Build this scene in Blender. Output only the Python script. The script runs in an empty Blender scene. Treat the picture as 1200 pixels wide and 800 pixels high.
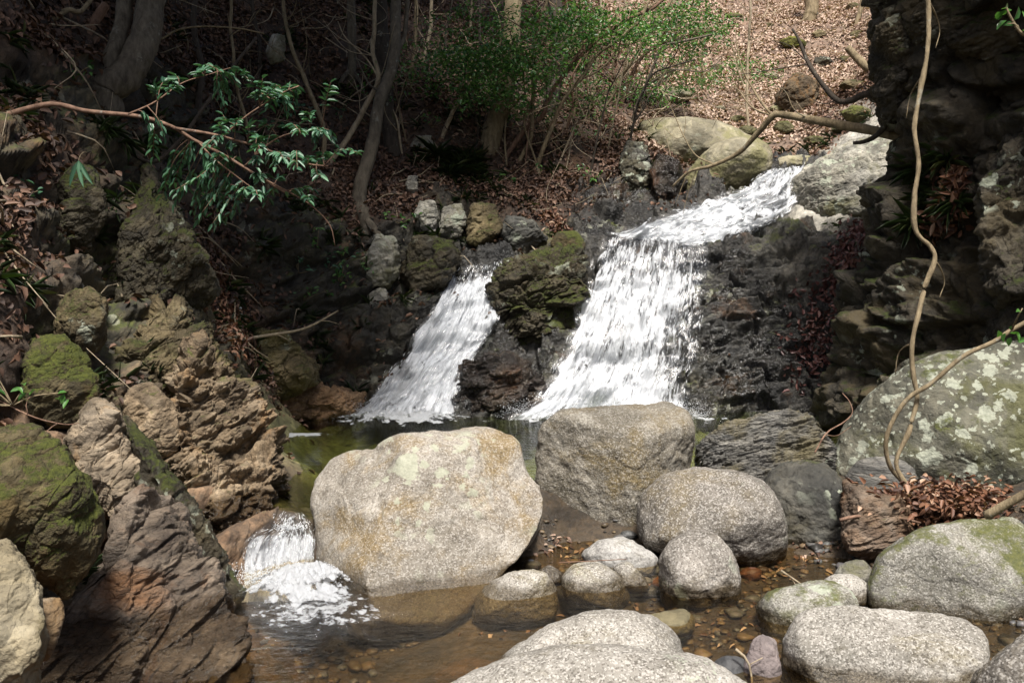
import bpy, math, random
import numpy as np
from mathutils import Vector
from mathutils.bvhtree import BVHTree
R = math.radians
sc = bpy.context.scene
COL = sc.collection
rng = np.random.default_rng(7)
random.seed(7)

# ------------------------------------------------------------------ camera, sky, sun, exposure
FPX, HC, TAN = 1166.7, 1.7, 100 / 1166.7
TH = math.atan(TAN)
cam = bpy.data.cameras.new('camera'); camo = bpy.data.objects.new('camera', cam); COL.objects.link(camo)
camo.location = (0, 0, HC); camo.rotation_euler = (math.pi / 2 - TH, 0, 0)
cam.lens = 35; cam.sensor_width = 36; cam.clip_start = .05; cam.clip_end = 500
sc.camera = camo
SUN_EL, SUN_AZ = 60, 8          # azimuth of the sun, degrees clockwise from straight behind the camera
world = bpy.data.worlds.new('World'); sc.world = world; world.use_nodes = True
wn = world.node_tree.nodes; wl = world.node_tree.links
sky = wn.new('ShaderNodeTexSky'); sky.sky_type = 'NISHITA'; sky.sun_disc = False
sky.sun_elevation = R(SUN_EL); sky.sun_rotation = R(180 + SUN_AZ); sky.dust_density = 4; sky.air_density = 1.0; sky.ozone_density = .6
wl.new(sky.outputs[0], wn['Background'].inputs[0]); wn['Background'].inputs[1].default_value = .075
sun = bpy.data.lights.new('sun', 'SUN'); sun.energy = 4.3; sun.angle = R(13); sun.color = (1, .96, .90)
suno = bpy.data.objects.new('sun', sun); COL.objects.link(suno)
sd = Vector((math.sin(R(SUN_AZ)) * math.cos(R(SUN_EL)), -math.cos(R(SUN_AZ)) * math.cos(R(SUN_EL)), math.sin(R(SUN_EL))))
suno.rotation_euler = (-sd).to_track_quat('-Z', 'Y').to_euler(); suno.location = sd * 30
vs = sc.view_settings; vs.view_transform = 'Standard'; vs.look = 'None'; vs.exposure = .92; vs.gamma = 1; vs.use_curve_mapping = False
sc.cycles.max_bounces = 8; sc.cycles.transparent_max_bounces = 24; sc.cycles.use_denoising = True
sc.cycles.caustics_reflective = False; sc.cycles.caustics_refractive = False

# ------------------------------------------------------------------ helpers
def P(px, py, Y):
    """world point on the ray through photo pixel (1200 x 800) at world depth Y"""
    a = (px - 600) / FPX; b = (400 - py) / FPX
    dy = math.cos(TH) + math.sin(TH) * b; dz = -math.sin(TH) + math.cos(TH) * b
    t = Y / dy
    return np.array((a * t, Y, HC + dz * t))

GT = rng.normal(size=(256, 3)); GT /= np.linalg.norm(GT, axis=1)[:, None]
def _h(ix, iy, iz, seed):
    h = (ix * 374761393 + iy * 668265263 + iz * 1440662683 + seed * 974634777) & 0xFFFFFFFF
    h = ((h ^ (h >> 13)) * 1274126177) & 0xFFFFFFFF
    return (h ^ (h >> 16)) & 0xFFFFFFFF
def gnoise(p, seed=0):
    i = np.floor(p).astype(np.int64); f = p - i
    w = f * f * f * (f * (f * 6 - 15) + 10)
    out = np.zeros(len(p))
    for dx in (0, 1):
        wx = w[:, 0] if dx else 1 - w[:, 0]
        for dy in (0, 1):
            wy = w[:, 1] if dy else 1 - w[:, 1]
            for dz in (0, 1):
                wz = w[:, 2] if dz else 1 - w[:, 2]
                g = GT[_h(i[:, 0] + dx, i[:, 1] + dy, i[:, 2] + dz, seed) & 255]
                out += wx * wy * wz * (g[:, 0] * (f[:, 0] - dx) + g[:, 1] * (f[:, 1] - dy) + g[:, 2] * (f[:, 2] - dz))
    return out * 1.6
def fbm(p, octv=4, seed=0, gain=.5):
    a, s, q = 1., 0., p
    for k in range(octv):
        s = s + a * gnoise(q, seed + k * 17); a *= gain; q = q * 2.03
    return s
def ridged(p, octv=4, seed=0, gain=.5):
    a, s, q = 1., 0., p
    for k in range(octv):
        s = s + a * (1 - 2 * np.abs(gnoise(q, seed + k * 17))); a *= gain; q = q * 2.03
    return s
JS = np.array([(.9, .1, .3), (-.8, .3, .4), (.2, -.9, .3), (.1, .85, -.5), (.3, .2, .95), (-.35, -.3, .9), (-.2, .1, -.9)]); JS /= np.linalg.norm(JS, axis=1)[:, None]
def fracture(p, seed=0, warp=.25, tilt=1.0):
    """blocky broken rock: the upper envelope of randomly tilted facets; returns height (about -.7..+.7) and distance to the nearest crease"""
    p = p + warp * np.stack([gnoise(p * 1.3, seed + 5), gnoise(p * 1.3, seed + 6), gnoise(p * 1.3, seed + 8)], 1)
    i = np.floor(p).astype(np.int64)
    n = len(p); d1 = np.full(n, -1e9); d2 = np.full(n, -1e9)
    for dx in (-1, 0, 1):
        for dy in (-1, 0, 1):
            for dz in (-1, 0, 1):
                c = i + (dx, dy, dz)
                h = _h(c[:, 0], c[:, 1], c[:, 2], seed)
                j = np.stack([(h & 1023), (h >> 10) & 1023, (h >> 20) & 1023], 1) / 1023.
                v = p - (c + .1 + .8 * j); r2 = (v * v).sum(1)
                hh = ((h * 2654435761) >> 7) & 0xFFFF
                val = .8 * (hh / 65535. - .5) + tilt * (JS[((h >> 5) & 255) % 7] * v).sum(1) - .38 * r2 - np.where(r2 > .8, (r2 - .8) * 3, 0)
                d2 = np.maximum(d2, np.minimum(val, d1)); d1 = np.maximum(d1, val)
    return np.clip((d1 - .4) * 1.5, -1.2, 1.2), (d1 - d2)
def sstep(a, b, x):
    t = np.clip((x - a) / (b - a), 0, 1); return t * t * (3 - 2 * t)
def rotm(ax, ang):
    c, s = math.cos(ang), math.sin(ang)
    return np.array({'x': ((1, 0, 0), (0, c, -s), (0, s, c)), 'y': ((c, 0, s), (0, 1, 0), (-s, 0, c)), 'z': ((c, -s, 0), (s, c, 0), (0, 0, 1))}[ax])

def tag(o, label=None, cat=None, group=None, kind=None):
    if label: o['label'] = label
    if cat: o['category'] = cat
    if group: o['group'] = group
    if kind: o['kind'] = kind
    return o
def mesh(name, V, F, mat=None, parent=None, smooth=True, loc=None, attrs=None, uv=None):
    """V (n,3) world coordinates, F (m,k) array or list of arrays of equal-size faces"""
    V = np.asarray(V, np.float64)
    if isinstance(F, np.ndarray): F = [F]
    F = [f for f in F if len(f)]
    me = bpy.data.meshes.new(name)
    loc = np.zeros(3) if loc is None else np.asarray(loc)
    me.vertices.add(len(V)); me.vertices.foreach_set('co', (V - loc).astype(np.float32).ravel())
    tot = np.concatenate([np.full(len(f), f.shape[1]) for f in F]); idx = np.concatenate([f.ravel() for f in F])
    me.loops.add(len(idx)); me.loops.foreach_set('vertex_index', idx.astype(np.int32))
    me.polygons.add(len(tot)); me.polygons.foreach_set('loop_start', np.concatenate([[0], np.cumsum(tot)[:-1]]).astype(np.int32))
    if smooth: me.polygons.foreach_set('use_smooth', np.ones(len(tot), bool))
    for k, v in (attrs or {}).items():
        v = np.asarray(v, np.float32)
        if v.ndim == 2:
            a = me.attributes.new(k, 'FLOAT_COLOR', 'POINT'); a.data.foreach_set('color', np.concatenate([v, np.ones((len(v), 1), np.float32)], 1).ravel())
        else:
            a = me.attributes.new(k, 'FLOAT', 'POINT'); a.data.foreach_set('value', v)
    if uv is not None:
        u = me.uv_layers.new(name='UVMap'); u.data.foreach_set('uv', np.asarray(uv, np.float32)[idx].ravel())
    me.update(calc_edges=True); me.validate()
    if mat: me.materials.append(mat)
    o = bpy.data.objects.new(name, me); COL.objects.link(o)
    o.location = loc
    if parent is not None:
        o.parent = parent
        o.location = loc - np.array(parent.location)
    return o
def empty(name, loc):
    o = bpy.data.objects.new(name, None); COL.objects.link(o); o.location = loc; o.empty_display_size = .1; return o
def quads(nu, nv, wrap=False):
    """faces of a (nu rows, nv columns) grid"""
    i = np.arange(nu - 1)[:, None]; j = np.arange(nv if wrap else nv - 1)[None]
    a = i * nv + j; b = i * nv + (j + 1) % nv
    return np.stack([a, b, b + nv, a + nv], -1).reshape(-1, 4)
def gnormals(G):
    du = np.gradient(G, axis=0); dv = np.gradient(G, axis=1)
    n = np.cross(dv, du); return n / (np.linalg.norm(n, axis=2, keepdims=True) + 1e-12)
def catmull(pts, n):
    pts = np.asarray(pts, float); k = len(pts)
    q = np.concatenate([[2 * pts[0] - pts[1]], pts, [2 * pts[-1] - pts[-2]]])
    t = np.linspace(0, k - 1 - 1e-9, n); i = t.astype(int); f = (t - i)[:, None]
    p0, p1, p2, p3 = q[i], q[i + 1], q[i + 2], q[i + 3]
    return .5 * (2 * p1 + (p2 - p0) * f + (2 * p0 - 5 * p1 + 4 * p2 - p3) * f * f + (3 * p1 - p0 - 3 * p2 + p3) * f ** 3)
def tube(pts, r0, r1, seg=8, res=.06, wob=.0, seed=0, pw=1., bark=.0):
    """tapered tube through pts; returns V, F, centre line"""
    pts = np.asarray(pts, float)
    L = np.linalg.norm(np.diff(pts, axis=0), axis=1).sum(); n = max(4, min(200, int(L / res)))
    c = catmull(pts, n)
    if wob:
        c = c + wob * np.stack([gnoise(c * 3.1 + 9 * k, seed + k) for k in range(3)], 1) * np.linspace(0, 1, n)[:, None] ** .5
    t = np.gradient(c, axis=0); t /= np.linalg.norm(t, axis=1)[:, None] + 1e-9
    up = np.array((.31, .17, .93)); a = np.cross(t, up); a /= np.linalg.norm(a, axis=1)[:, None] + 1e-9; b = np.cross(t, a)
    r = r0 + (r1 - r0) * np.linspace(0, 1, n) ** pw
    ang = np.linspace(0, 2 * np.pi, seg, endpoint=False)
    ring = c[:, None] + (a[:, None] * np.cos(ang)[None, :, None] + b[:, None] * np.sin(ang)[None, :, None]) * r[:, None, None]
    V = ring.reshape(-1, 3)
    if bark:
        d = V - np.repeat(c, seg, 0); k = 1 + bark * fbm(V * np.array((14, 14, 9)), 3, seed)
        V = np.repeat(c, seg, 0) + d * k[:, None]
    F = quads(n, seg, True)
    V = np.concatenate([V, c[:1], c[-1:]]); m = n * seg
    j = np.arange(seg); k = (j + 1) % seg
    T = np.concatenate([np.stack([np.full(seg, m), k, j], 1), np.stack([np.full(seg, m + 1), m - seg + j, m - seg + k], 1)])
    return V, [F, T], c
def merge(parts):
    V, Q, T, o = [], [], [], 0
    for v, f, *_ in parts:
        V.append(v)
        for x in f: (Q if x.shape[1] == 4 else T).append(x + o)
        o += len(v)
    return np.concatenate(V), [np.concatenate(x) for x in (Q, T) if x]
def leafmesh(C, D, N, L, W, fold=.25, curl=.2):
    """folded leaf blades: base C, direction D, normal N, length L, width W (arrays); returns V, F"""
    n = len(C); L = np.broadcast_to(L, (n,))[:, None]; W = np.broadcast_to(W, (n,))[:, None]
    D = D / (np.linalg.norm(D, axis=1)[:, None] + 1e-9); S = np.cross(D, N); S /= np.linalg.norm(S, axis=1)[:, None] + 1e-9; N = np.cross(S, D)
    u = N * W * fold; c = N * L * curl
    V = np.stack([C, C + D * L * .3 + S * W * .5 + u, C + D * L * .68 + S * W * .42 + u - c * .4, C + D * L - c, C + D * L * .68 - S * W * .42 + u - c * .4, C + D * L * .3 - S * W * .5 + u], 1).reshape(-1, 3)
    b = (np.arange(n) * 6)[:, None]
    return V, np.concatenate([b + np.array((0, 1, 2, 3)), b + np.array((0, 3, 4, 5))])
def rvec(n):
    v = rng.normal(size=(n, 3)); return v / np.linalg.norm(v, axis=1)[:, None]

# ------------------------------------------------------------------ materials
class M:
    def __init__(s, name):
        s.m = bpy.data.materials.new(name); s.m.use_nodes = True; s.t = s.m.node_tree; s.t.nodes.clear()
        s.out = s.n('ShaderNodeOutputMaterial')
    def n(s, typ, **kw):
        x = s.t.nodes.new(typ)
        for k, v in kw.items(): setattr(x, k, v)
        return x
    def set(s, sock, v):
        if v is None: return
        if isinstance(v, bpy.types.NodeSocket): s.t.links.new(v, sock)
        elif isinstance(v, (tuple, list)) and len(v) == 3 and sock.type == 'RGBA': sock.default_value = (*v, 1)
        else: sock.default_value = v
    def math(s, op, a, b=0., c=None, clamp=False):
        x = s.n('ShaderNodeMath', operation=op, use_clamp=clamp); s.set(x.inputs[0], a); s.set(x.inputs[1], b)
        if c is not None: s.set(x.inputs[2], c)
        return x.outputs[0]
    def vmath(s, op, a, b):
        x = s.n('ShaderNodeVectorMath', operation=op); s.set(x.inputs[0], a)
        s.set(x.inputs['Scale'] if op == 'SCALE' else x.inputs[1], b); return x.outputs[0]
    def noise(s, co, scale, detail=4, rough=.55, dist=0., col=False, rid=False):
        x = s.n('ShaderNodeTexNoise'); s.set(x.inputs['Vector'], co); x.inputs['Scale'].default_value = scale; x.inputs['Detail'].default_value = detail
        x.inputs['Roughness'].default_value = rough; x.inputs['Distortion'].default_value = dist
        if rid: x.noise_type = 'RIDGED_MULTIFRACTAL'; x.inputs['Lacunarity'].default_value = 2.1; x.normalize = True
        return x.outputs['Color' if col else 'Fac']
    def vor(s, co, scale, feature='F1', out='Distance', rnd=1.):
        x = s.n('ShaderNodeTexVoronoi', feature=feature); s.set(x.inputs['Vector'], co); x.inputs['Scale'].default_value = scale; x.inputs['Randomness'].default_value = rnd
        return x.outputs[out]
    def ramp(s, f, stops, interp='LINEAR'):
        x = s.n('ShaderNodeValToRGB'); r = x.color_ramp; r.interpolation = interp
        while len(r.elements) < len(stops): r.elements.new(.5)
        for e, (p, c) in zip(r.elements, stops):
            e.position = p; e.color = (*c, 1) if isinstance(c, (tuple, list)) else (c, c, c, 1)
        s.set(x.inputs[0], f); return x.outputs[0]
    def step(s, f, a, b):
        x = s.n('ShaderNodeMapRange', interpolation_type='SMOOTHSTEP'); s.set(x.inputs[0], f); s.set(x.inputs[1], a); s.set(x.inputs[2], b); return x.outputs[0]
    def mix(s, f, a, b, mode='MIX'):
        x = s.n('ShaderNodeMix', data_type='RGBA', blend_type=mode); s.set(x.inputs[0], f); s.set(x.inputs[6], a); s.set(x.inputs[7], b); return x.outputs[2]
    def attr(s, name, out='Fac'):
        return s.n('ShaderNodeAttribute', attribute_name=name).outputs[out]
    def bump(s, h, strength=.5, dist=.01, nrm=None):
        x = s.n('ShaderNodeBump'); x.inputs['Strength'].default_value = strength; x.inputs['Distance'].default_value = dist; s.set(x.inputs['Height'], h); s.set(x.inputs['Normal'], nrm); return x.outputs[0]
    def pbr(s, col, rough=.8, nrm=None, spec=.4, **kw):
        x = s.n('ShaderNodeBsdfPrincipled'); s.set(x.inputs['Base Color'], col); s.set(x.inputs['Roughness'], rough); s.set(x.inputs['Normal'], nrm); s.set(x.inputs['Specular IOR Level'], spec)
        for k, v in kw.items(): s.set(x.inputs[k], v)
        return x.outputs[0]
    def end(s, sh, vol=None):
        s.t.links.new(sh, s.out.inputs[0]); return s.m
    def geo(s, out): return s.n('ShaderNodeNewGeometry').outputs[out]
    def xyz(s, v, k):
        x = s.n('ShaderNodeSeparateXYZ'); s.set(x.inputs[0], v); return x.outputs[k]
    def objco(s):
        tc = s.n('ShaderNodeTexCoord').outputs['Object']; r = s.n('ShaderNodeObjectInfo').outputs['Random']
        return s.vmath('ADD', tc, s.vmath('SCALE', (31.7, 17.3, 23.1), r))

def wetness(m, co, z, width=.05):
    zz = m.math('ADD', m.xyz(m.geo('Position'), 2), m.math('MULTIPLY', m.noise(co, 6, 3), .12))
    return m.math('SUBTRACT', 1, m.step(zz, z, z + width))
def rock(name, dark, mid, light, grain=0., gscale=150, stain=None, stain_amt=.4, moss=0., mosscol=((.022, .03, .006), (.085, .095, .018)), lichen=0., lscale=7., lcol=(.42, .45, .36),
         strata=0., wet=None, rough=.82, bump=.5, patch=1.6, cracks=.0):
    m = M(name); co = m.objco()
    if strata:
        mp = m.n('ShaderNodeMapping'); mp.inputs['Rotation'].default_value = (.2, .45, .1); mp.inputs['Scale'].default_value = (1, 1, strata); m.set(mp.inputs[0], co); cs = mp.outputs[0]
    else: cs = co
    n1 = m.noise(cs, patch * 2.2, 9, .68)
    col = m.ramp(n1, [(.3, dark), (.5, mid), (.72, light)])
    n0 = m.noise(co, patch * .8, 4, .6)
    if not grain:
        wf = m.vmath('ADD', cs, m.vmath('SCALE', m.noise(co, 4, 3, col=True), .3)); fc = m.xyz(m.vor(wf, 5.5, out='Color'), 0); fc2 = m.xyz(m.vor(wf, 15, out='Color'), 1)
        col = m.mix(.75, col, m.mix(fc, m.mix(1, col, (.62, .6, .58), 'MULTIPLY'), m.mix(1, col, (1.35, 1.3, 1.22), 'MULTIPLY')))
        col = m.mix(.5, col, m.mix(fc2, m.mix(1, col, (.6, .6, .6), 'MULTIPLY'), m.mix(1, col, (1.4, 1.36, 1.3), 'MULTIPLY')))
    col = m.mix(m.step(n0, .35, .7), m.mix(1, col, (.55, .54, .52), 'MULTIPLY'), col)
    if grain: col = m.mix(m.math('MULTIPLY', m.step(m.noise(co, 6, 7, .75, .8), .54, .66), .5), col, m.mix(1, col, (.6, .56, .46), 'MULTIPLY'))
    if stain is not None:
        n2 = m.noise(co, patch * 1.1, 7, .7, .6)
        col = m.mix(m.math('MULTIPLY', m.step(n2, .62 - .3 * stain_amt, .78 - .3 * stain_amt), .85), col, stain)
    if grain:
        g1 = m.noise(co, gscale, 2, .7); g2 = m.vor(co, gscale * 1.1, out='Color'); grain = grain * .62
        gv = m.xyz(g2, 0)
        col = m.mix(m.math('MULTIPLY', m.step(gv, .74, .86), grain), col, m.mix(1, col, (.3, .27, .25), 'MULTIPLY'))
        col = m.mix(m.math('MULTIPLY', m.math('SUBTRACT', 1, m.step(gv, .16, .3)), grain), col, m.mix(.5, col, (.66, .63, .58)))
        col = m.mix(m.math('MULTIPLY', m.step(g1, .5, .68), grain * .55), col, m.mix(1, col, (.5, .45, .4), 'MULTIPLY'))
    ck = None
    if cracks:
        wv = m.vmath('ADD', cs, m.vmath('SCALE', m.noise(co, 3, 4, col=True), .35))
        ck = m.step(m.vor(wv, 4.5, 'DISTANCE_TO_EDGE'), 0, .045)
        ck = m.math('MAXIMUM', ck, m.step(m.noise(co, 3, 2), .48, .6))
        col = m.mix(cracks, col, m.mix(ck, m.mix(1, col, (.3, .27, .24), 'MULTIPLY'), col))
    if lichen:
        lw = m.vmath('ADD', co, m.vmath('SCALE', m.noise(co, 9, 4, .65, col=True), .16))
        v = m.vor(lw, lscale); v2 = m.vor(lw, lscale * 2.7)
        gate = m.step(m.noise(co, 1.7, 3), .72 - .42 * lichen, .8 - .35 * lichen)
        sp = m.math('MAXIMUM', m.math('SUBTRACT', 1, m.step(v, .30, .36)), m.math('SUBTRACT', 1, m.step(v2, .24, .31)))
        sp = m.math('MULTIPLY', sp, gate)
        col = m.mix(m.math('MULTIPLY', sp, .8), col, m.mix(m.noise(co, 45, 3), m.mix(1, lcol, (.6, .6, .55), 'MULTIPLY'), lcol))
    if moss:
        up = m.xyz(m.geo('Normal'), 2)
        mn = m.math('ADD', m.noise(co, 3.2, 8, .72), m.math('MULTIPLY', up, .16))
        mf = m.step(mn, .86 - .42 * moss, .98 - .42 * moss)
        mc = m.ramp(m.noise(co, 42, 4, .7), [(.3, mosscol[0]), (.7, mosscol[1])])
        col = m.mix(m.math('MULTIPLY', mf, .9), col, mc)
    rg = rough
    if wet is not None:
        w = wetness(m, co, wet)
        col = m.mix(w, col, m.mix(1, col, (.36, .32, .26), 'MULTIPLY')); rg = m.math('SUBTRACT', rough, m.math('MULTIPLY', w, rough - .22))
    h = m.math('ADD', m.noise(cs, 14, 8, .7), m.math('MULTIPLY', m.noise(co, gscale * .8 if grain else 70, 3, .7), .35))
    if not grain: h = m.math('ADD', h, m.math('ADD', m.math('MULTIPLY', m.noise(cs, 7, 7, .6, .3, rid=True), .5), m.math('MULTIPLY', m.vor(wf, 15, out='Distance'), -.35)))
    if ck is not None: h = m.math('ADD', h, m.math('MULTIPLY', ck, .35 * cracks))
    if moss: h = m.math('ADD', h, m.math('MULTIPLY', m.math('MULTIPLY', m.noise(co, 75, 4, .8), mf), .8))
    return m.end(m.pbr(col, rg, m.bump(h, bump, .03), .35))
# ------------------------------------------------------------------ terrain: control points of the gorge
#         dark colour          light colour         rock moss wet  litter
TYPES = {
 'b': ((.016, .012, .008), (.08, .055, .03), .15, .0, .6, .0),      # stream bed, amber gravel
 'g': ((.08, .08, .028), (.27, .25, .11), .2, .0, .6, .0),         # pool bed, olive
 'r': ((.075, .045, .026), (.25, .165, .10), .8, .22, .1, .0),      # brown broken rock
 'm': ((.022, .02, .012), (.10, .085, .05), .9, .6, .1, .08),       # mossy dark rock
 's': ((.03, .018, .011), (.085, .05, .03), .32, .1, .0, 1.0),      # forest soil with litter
 'k': ((.012, .011, .008), (.05, .045, .03), .9, .5, .3, .1),       # recess rock, mossy and wet; deep shade also put into its dark colour
 'w': ((.006, .006, .006), (.045, .043, .038), 1.0, .36, .9, .0),    # wet black rock
 'v': ((.012, .012, .012), (.14, .137, .12), 1.0, .5, .8, .0),      # grey layered wet rock
 'p': ((.22, .21, .18), (.50, .48, .42), .45, .25, .0, .0),         # pale slab
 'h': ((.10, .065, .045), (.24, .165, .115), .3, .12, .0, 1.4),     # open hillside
}
CP = [  # photo x, y, depth, type
 (150,700,5.0,'r'),(60,760,4.6,'r'),(180,600,5.3,'r'),(100,520,5.1,'r'),(30,560,4.1,'m'),(250,520,6.1,'r'),(220,420,6.5,'m'),(150,380,6.4,'m'),(60,420,5.4,'m'),(0,420,4.9,'s'),(0,300,5.2,'s'),
 (100,280,6.2,'m'),(180,260,7.1,'m'),(225,330,7.6,'m'),(0,150,6.0,'m'),(60,200,6.4,'s'),(100,130,7.1,'m'),(0,0,6.8,'s'),(100,0,8.3,'s'),(200,130,8.9,'k'),(30,360,5.2,'s'),(200,40,9.4,'s'),
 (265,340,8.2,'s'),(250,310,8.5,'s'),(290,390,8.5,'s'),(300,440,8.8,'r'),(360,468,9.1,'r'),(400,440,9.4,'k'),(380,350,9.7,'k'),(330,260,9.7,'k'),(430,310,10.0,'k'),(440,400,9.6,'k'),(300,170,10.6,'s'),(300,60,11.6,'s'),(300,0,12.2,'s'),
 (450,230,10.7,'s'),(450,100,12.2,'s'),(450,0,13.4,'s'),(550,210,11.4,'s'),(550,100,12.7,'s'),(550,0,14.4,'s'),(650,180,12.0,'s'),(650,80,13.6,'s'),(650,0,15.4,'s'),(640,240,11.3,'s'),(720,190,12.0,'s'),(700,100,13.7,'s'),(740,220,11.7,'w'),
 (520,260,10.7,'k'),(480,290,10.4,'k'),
 (560,305,10.4,'w'),(480,488,9.0,'w'),(540,488,9.0,'w'),(500,400,9.6,'w'),(640,285,10.6,'m'),(620,400,9.7,'w'),(590,490,9.0,'w'),
 (710,282,10.5,'w'),(830,278,10.4,'w'),(640,488,9.0,'w'),(820,488,9.0,'w'),(740,390,9.65,'w'),(730,270,11.1,'w'),(830,260,11.0,'w'),(930,200,12.2,'w'),(880,225,11.7,'w'),(900,190,12.6,'w'),
 (900,484,9.1,'w'),(900,400,9.5,'w'),(900,300,10.1,'v'),(900,270,10.5,'v'),(960,300,10.05,'v'),(860,330,9.95,'w'),(1000,478,8.8,'w'),(1000,310,9.8,'v'),(960,380,9.4,'w'),(980,235,11.2,'p'),(1000,170,12.3,'p'),(1050,200,11.6,'p'),(1050,250,10.6,'w'),
 (1080,480,8.0,'w'),(1060,330,8.8,'m'),
 (760,150,13.2,'h'),(760,60,16,'h'),(760,0,19,'h'),(850,0,20,'h'),(850,100,16,'h'),(950,180,13,'h'),(950,100,16.2,'h'),(1040,0,21,'h'),(1040,100,16,'h'),(800,130,14.0,'h'),(890,150,13.9,'h'),
]
CW = [  # world x, y, z, type
 (-1.05,2,-.25,'b'),(-.9,3.5,-.3,'b'),(-1.0,4.3,-.35,'b'),(-1.1,5.1,-.35,'b'),(0,2,-.25,'b'),(0,3.5,-.22,'b'),(-.2,4.4,-.24,'b'),(.6,4.7,-.14,'b'),(1,4,-.16,'b'),(1.1,4.7,-.09,'b'),(1.6,3.6,-.12,'b'),(2.4,4.5,.0,'b'),(1.4,5.2,-.07,'b'),(.6,5.2,-.08,'b'),
 (2,2.5,-.1,'b'),(3,3.0,.2,'b'),(.15,5.25,-.1,'b'),(.35,5.8,-.02,'b'),(.35,6.1,.2,'b'),(1.1,5.8,-.02,'b'),(2.0,5.6,.05,'b'),(2.6,5.4,.2,'b'),(2.3,6.3,.10,'b'),(1.9,6.5,.10,'b'),
 (-.6,5.75,.15,'g'),(0,6.0,.3,'b'),(.7,6.4,.28,'b'),(1.4,6.8,.2,'b'),(2.1,7.05,.3,'w'),(2.6,6.9,.34,'w'),(-1.25,5.62,.17,'b'),(-1.22,6.1,.1,'b'),(-1.22,5.36,-.22,'b'),(-1.62,5.6,.35,'r'),(-1.65,5.2,.2,'r'),
 (-.9,6.9,-.02,'g'),(-.2,7.2,-.2,'g'),(-1,8,-.15,'g'),(0,8.3,-.35,'g'),(1,8.0,-.3,'g'),(2,8.1,-.15,'g'),(-1.75,8.2,.1,'g'),(-1.65,7.4,.15,'g'),(-1.35,4.6,.0,'r'),(-1.4,4.0,-.15,'r'),(-1.35,3.2,-.25,'r'),(-1.75,3.4,-.1,'r'),(-1.3,2.4,-.15,'r'),
 (-1.5,8.8,.1,'g'),(-.6,8.8,.0,'g'),(.6,8.8,-.1,'g'),(1.6,8.75,-.05,'g'),
 (-2.1,2.6,.0,'r'),(-2.8,2.3,1.0,'r'),(-4,2.3,2.2,'s'),(-6,2.5,4.0,'s'),(-5,5,3.2,'s'),(-7.5,6,5.2,'s'),(-8,10,7,'s'),(-6,9,5.0,'s'),(-8,14,9.0,'s'),(-5,14,7.2,'s'),
 (3.4,3.2,.35,'b'),(3.4,4.6,.45,'b'),(3.3,6.2,.5,'k'),(4.3,7,2.0,'k'),(5.4,3,2.2,'k'),(5.5,6,4.2,'k'),(5,9,4.6,'k'),(6,12,6.0,'s'),(8,9,7.0,'s'),(7,16,6.8,'h'),(10,20,9,'h'),
 (-14,24,16,'s'),(-8,24,13.5,'s'),(0,24,11.4,'s'),(-2,19,8.6,'s'),(4,26,11.0,'h'),(10,27,13,'h'),(0,34,17,'s'),(10,34,17,'h'),(-10,34,20,'s'),(20,34,21,'h'),
 (0,-4,-.2,'b'),(-3,-4,1.2,'r'),(-6,-4,3.5,'s'),(3,-4,.8,'r'),(6,-4,3.5,'s'),(0,0,-.25,'b'),(-2.4,0,.8,'r'),(-5,0,3,'s'),(2.8,0,.5,'r'),(5,0,2.8,'s'),
]
cpx, cpt = [], []
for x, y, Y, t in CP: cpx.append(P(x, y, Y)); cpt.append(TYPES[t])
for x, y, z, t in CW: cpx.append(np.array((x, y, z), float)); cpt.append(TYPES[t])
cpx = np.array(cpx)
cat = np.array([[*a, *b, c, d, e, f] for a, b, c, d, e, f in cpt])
def phi(A, B, c=.12):
    return np.sqrt(((A[:, None] - B[None]) ** 2).sum(2) + c * c)
XY = cpx[:, :2]; n_ = len(XY)
A_ = np.zeros((n_ + 3, n_ + 3)); A_[:n_, :n_] = phi(XY, XY) - .004 * np.eye(n_); A_[:n_, n_] = 1; A_[:n_, n_ + 1:] = XY; A_[n_, :n_] = 1; A_[n_ + 1:, :n_] = XY.T
co_ = np.linalg.solve(A_, np.concatenate([cpx[:, 2], np.zeros(3)]))
def H(xy):
    out = np.empty(len(xy))
    for s in range(0, len(xy), 20000):
        q = xy[s:s + 20000]; out[s:s + 20000] = phi(q, XY) @ co_[:n_] + co_[n_] + q @ co_[n_ + 1:]
    return out
def attrs_at(p):
    out = np.empty((len(p), cat.shape[1]))
    for s in range(0, len(p), 20000):
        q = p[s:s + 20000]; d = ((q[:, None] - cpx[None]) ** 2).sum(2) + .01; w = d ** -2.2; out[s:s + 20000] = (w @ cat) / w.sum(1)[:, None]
    return out
def hwid(y): return .62 * np.maximum(y, 4.2) + 1.2 + np.maximum(0, y - 9) * .12
NRW, NCL = 1080, 1040
ss = np.linspace(-1, 1, NCL); ss = .55 * ss + .45 * ss ** 3
yf = np.concatenate([np.linspace(-4, 2, 20, endpoint=False), np.linspace(2, 36, 700)]); sk = np.linspace(0, NCL - 1, 105).astype(int)
FX = hwid(yf)[:, None] * ss[sk][None]; FZ = H(np.stack([FX.ravel(), np.repeat(yf, len(sk))], 1)).reshape(FX.shape)
wy = np.where(yf < 2, .12, np.where(yf > 13.5, .5, .8)) / np.maximum(yf, 3.5) * (1 + 2.2 * sstep(8.2, 8.7, yf) * (1 - sstep(11.6, 12.4, yf)))
ds = np.hypot(np.diff(FZ, axis=0), np.diff(yf)[:, None]) * ((wy[1:] + wy[:-1]) / 2)[:, None]
cum = np.concatenate([np.zeros((1, len(sk))), np.cumsum(ds, 0)]); cum = cum / cum[-1:]
YS = np.stack([np.interp(np.linspace(0, 1, NRW), cum[:, k], yf) for k in range(len(sk))], 1)
GY = np.stack([np.interp(np.arange(NCL), sk, YS[r]) for r in range(NRW)])
GX = hwid(GY) * ss[None]
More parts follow.
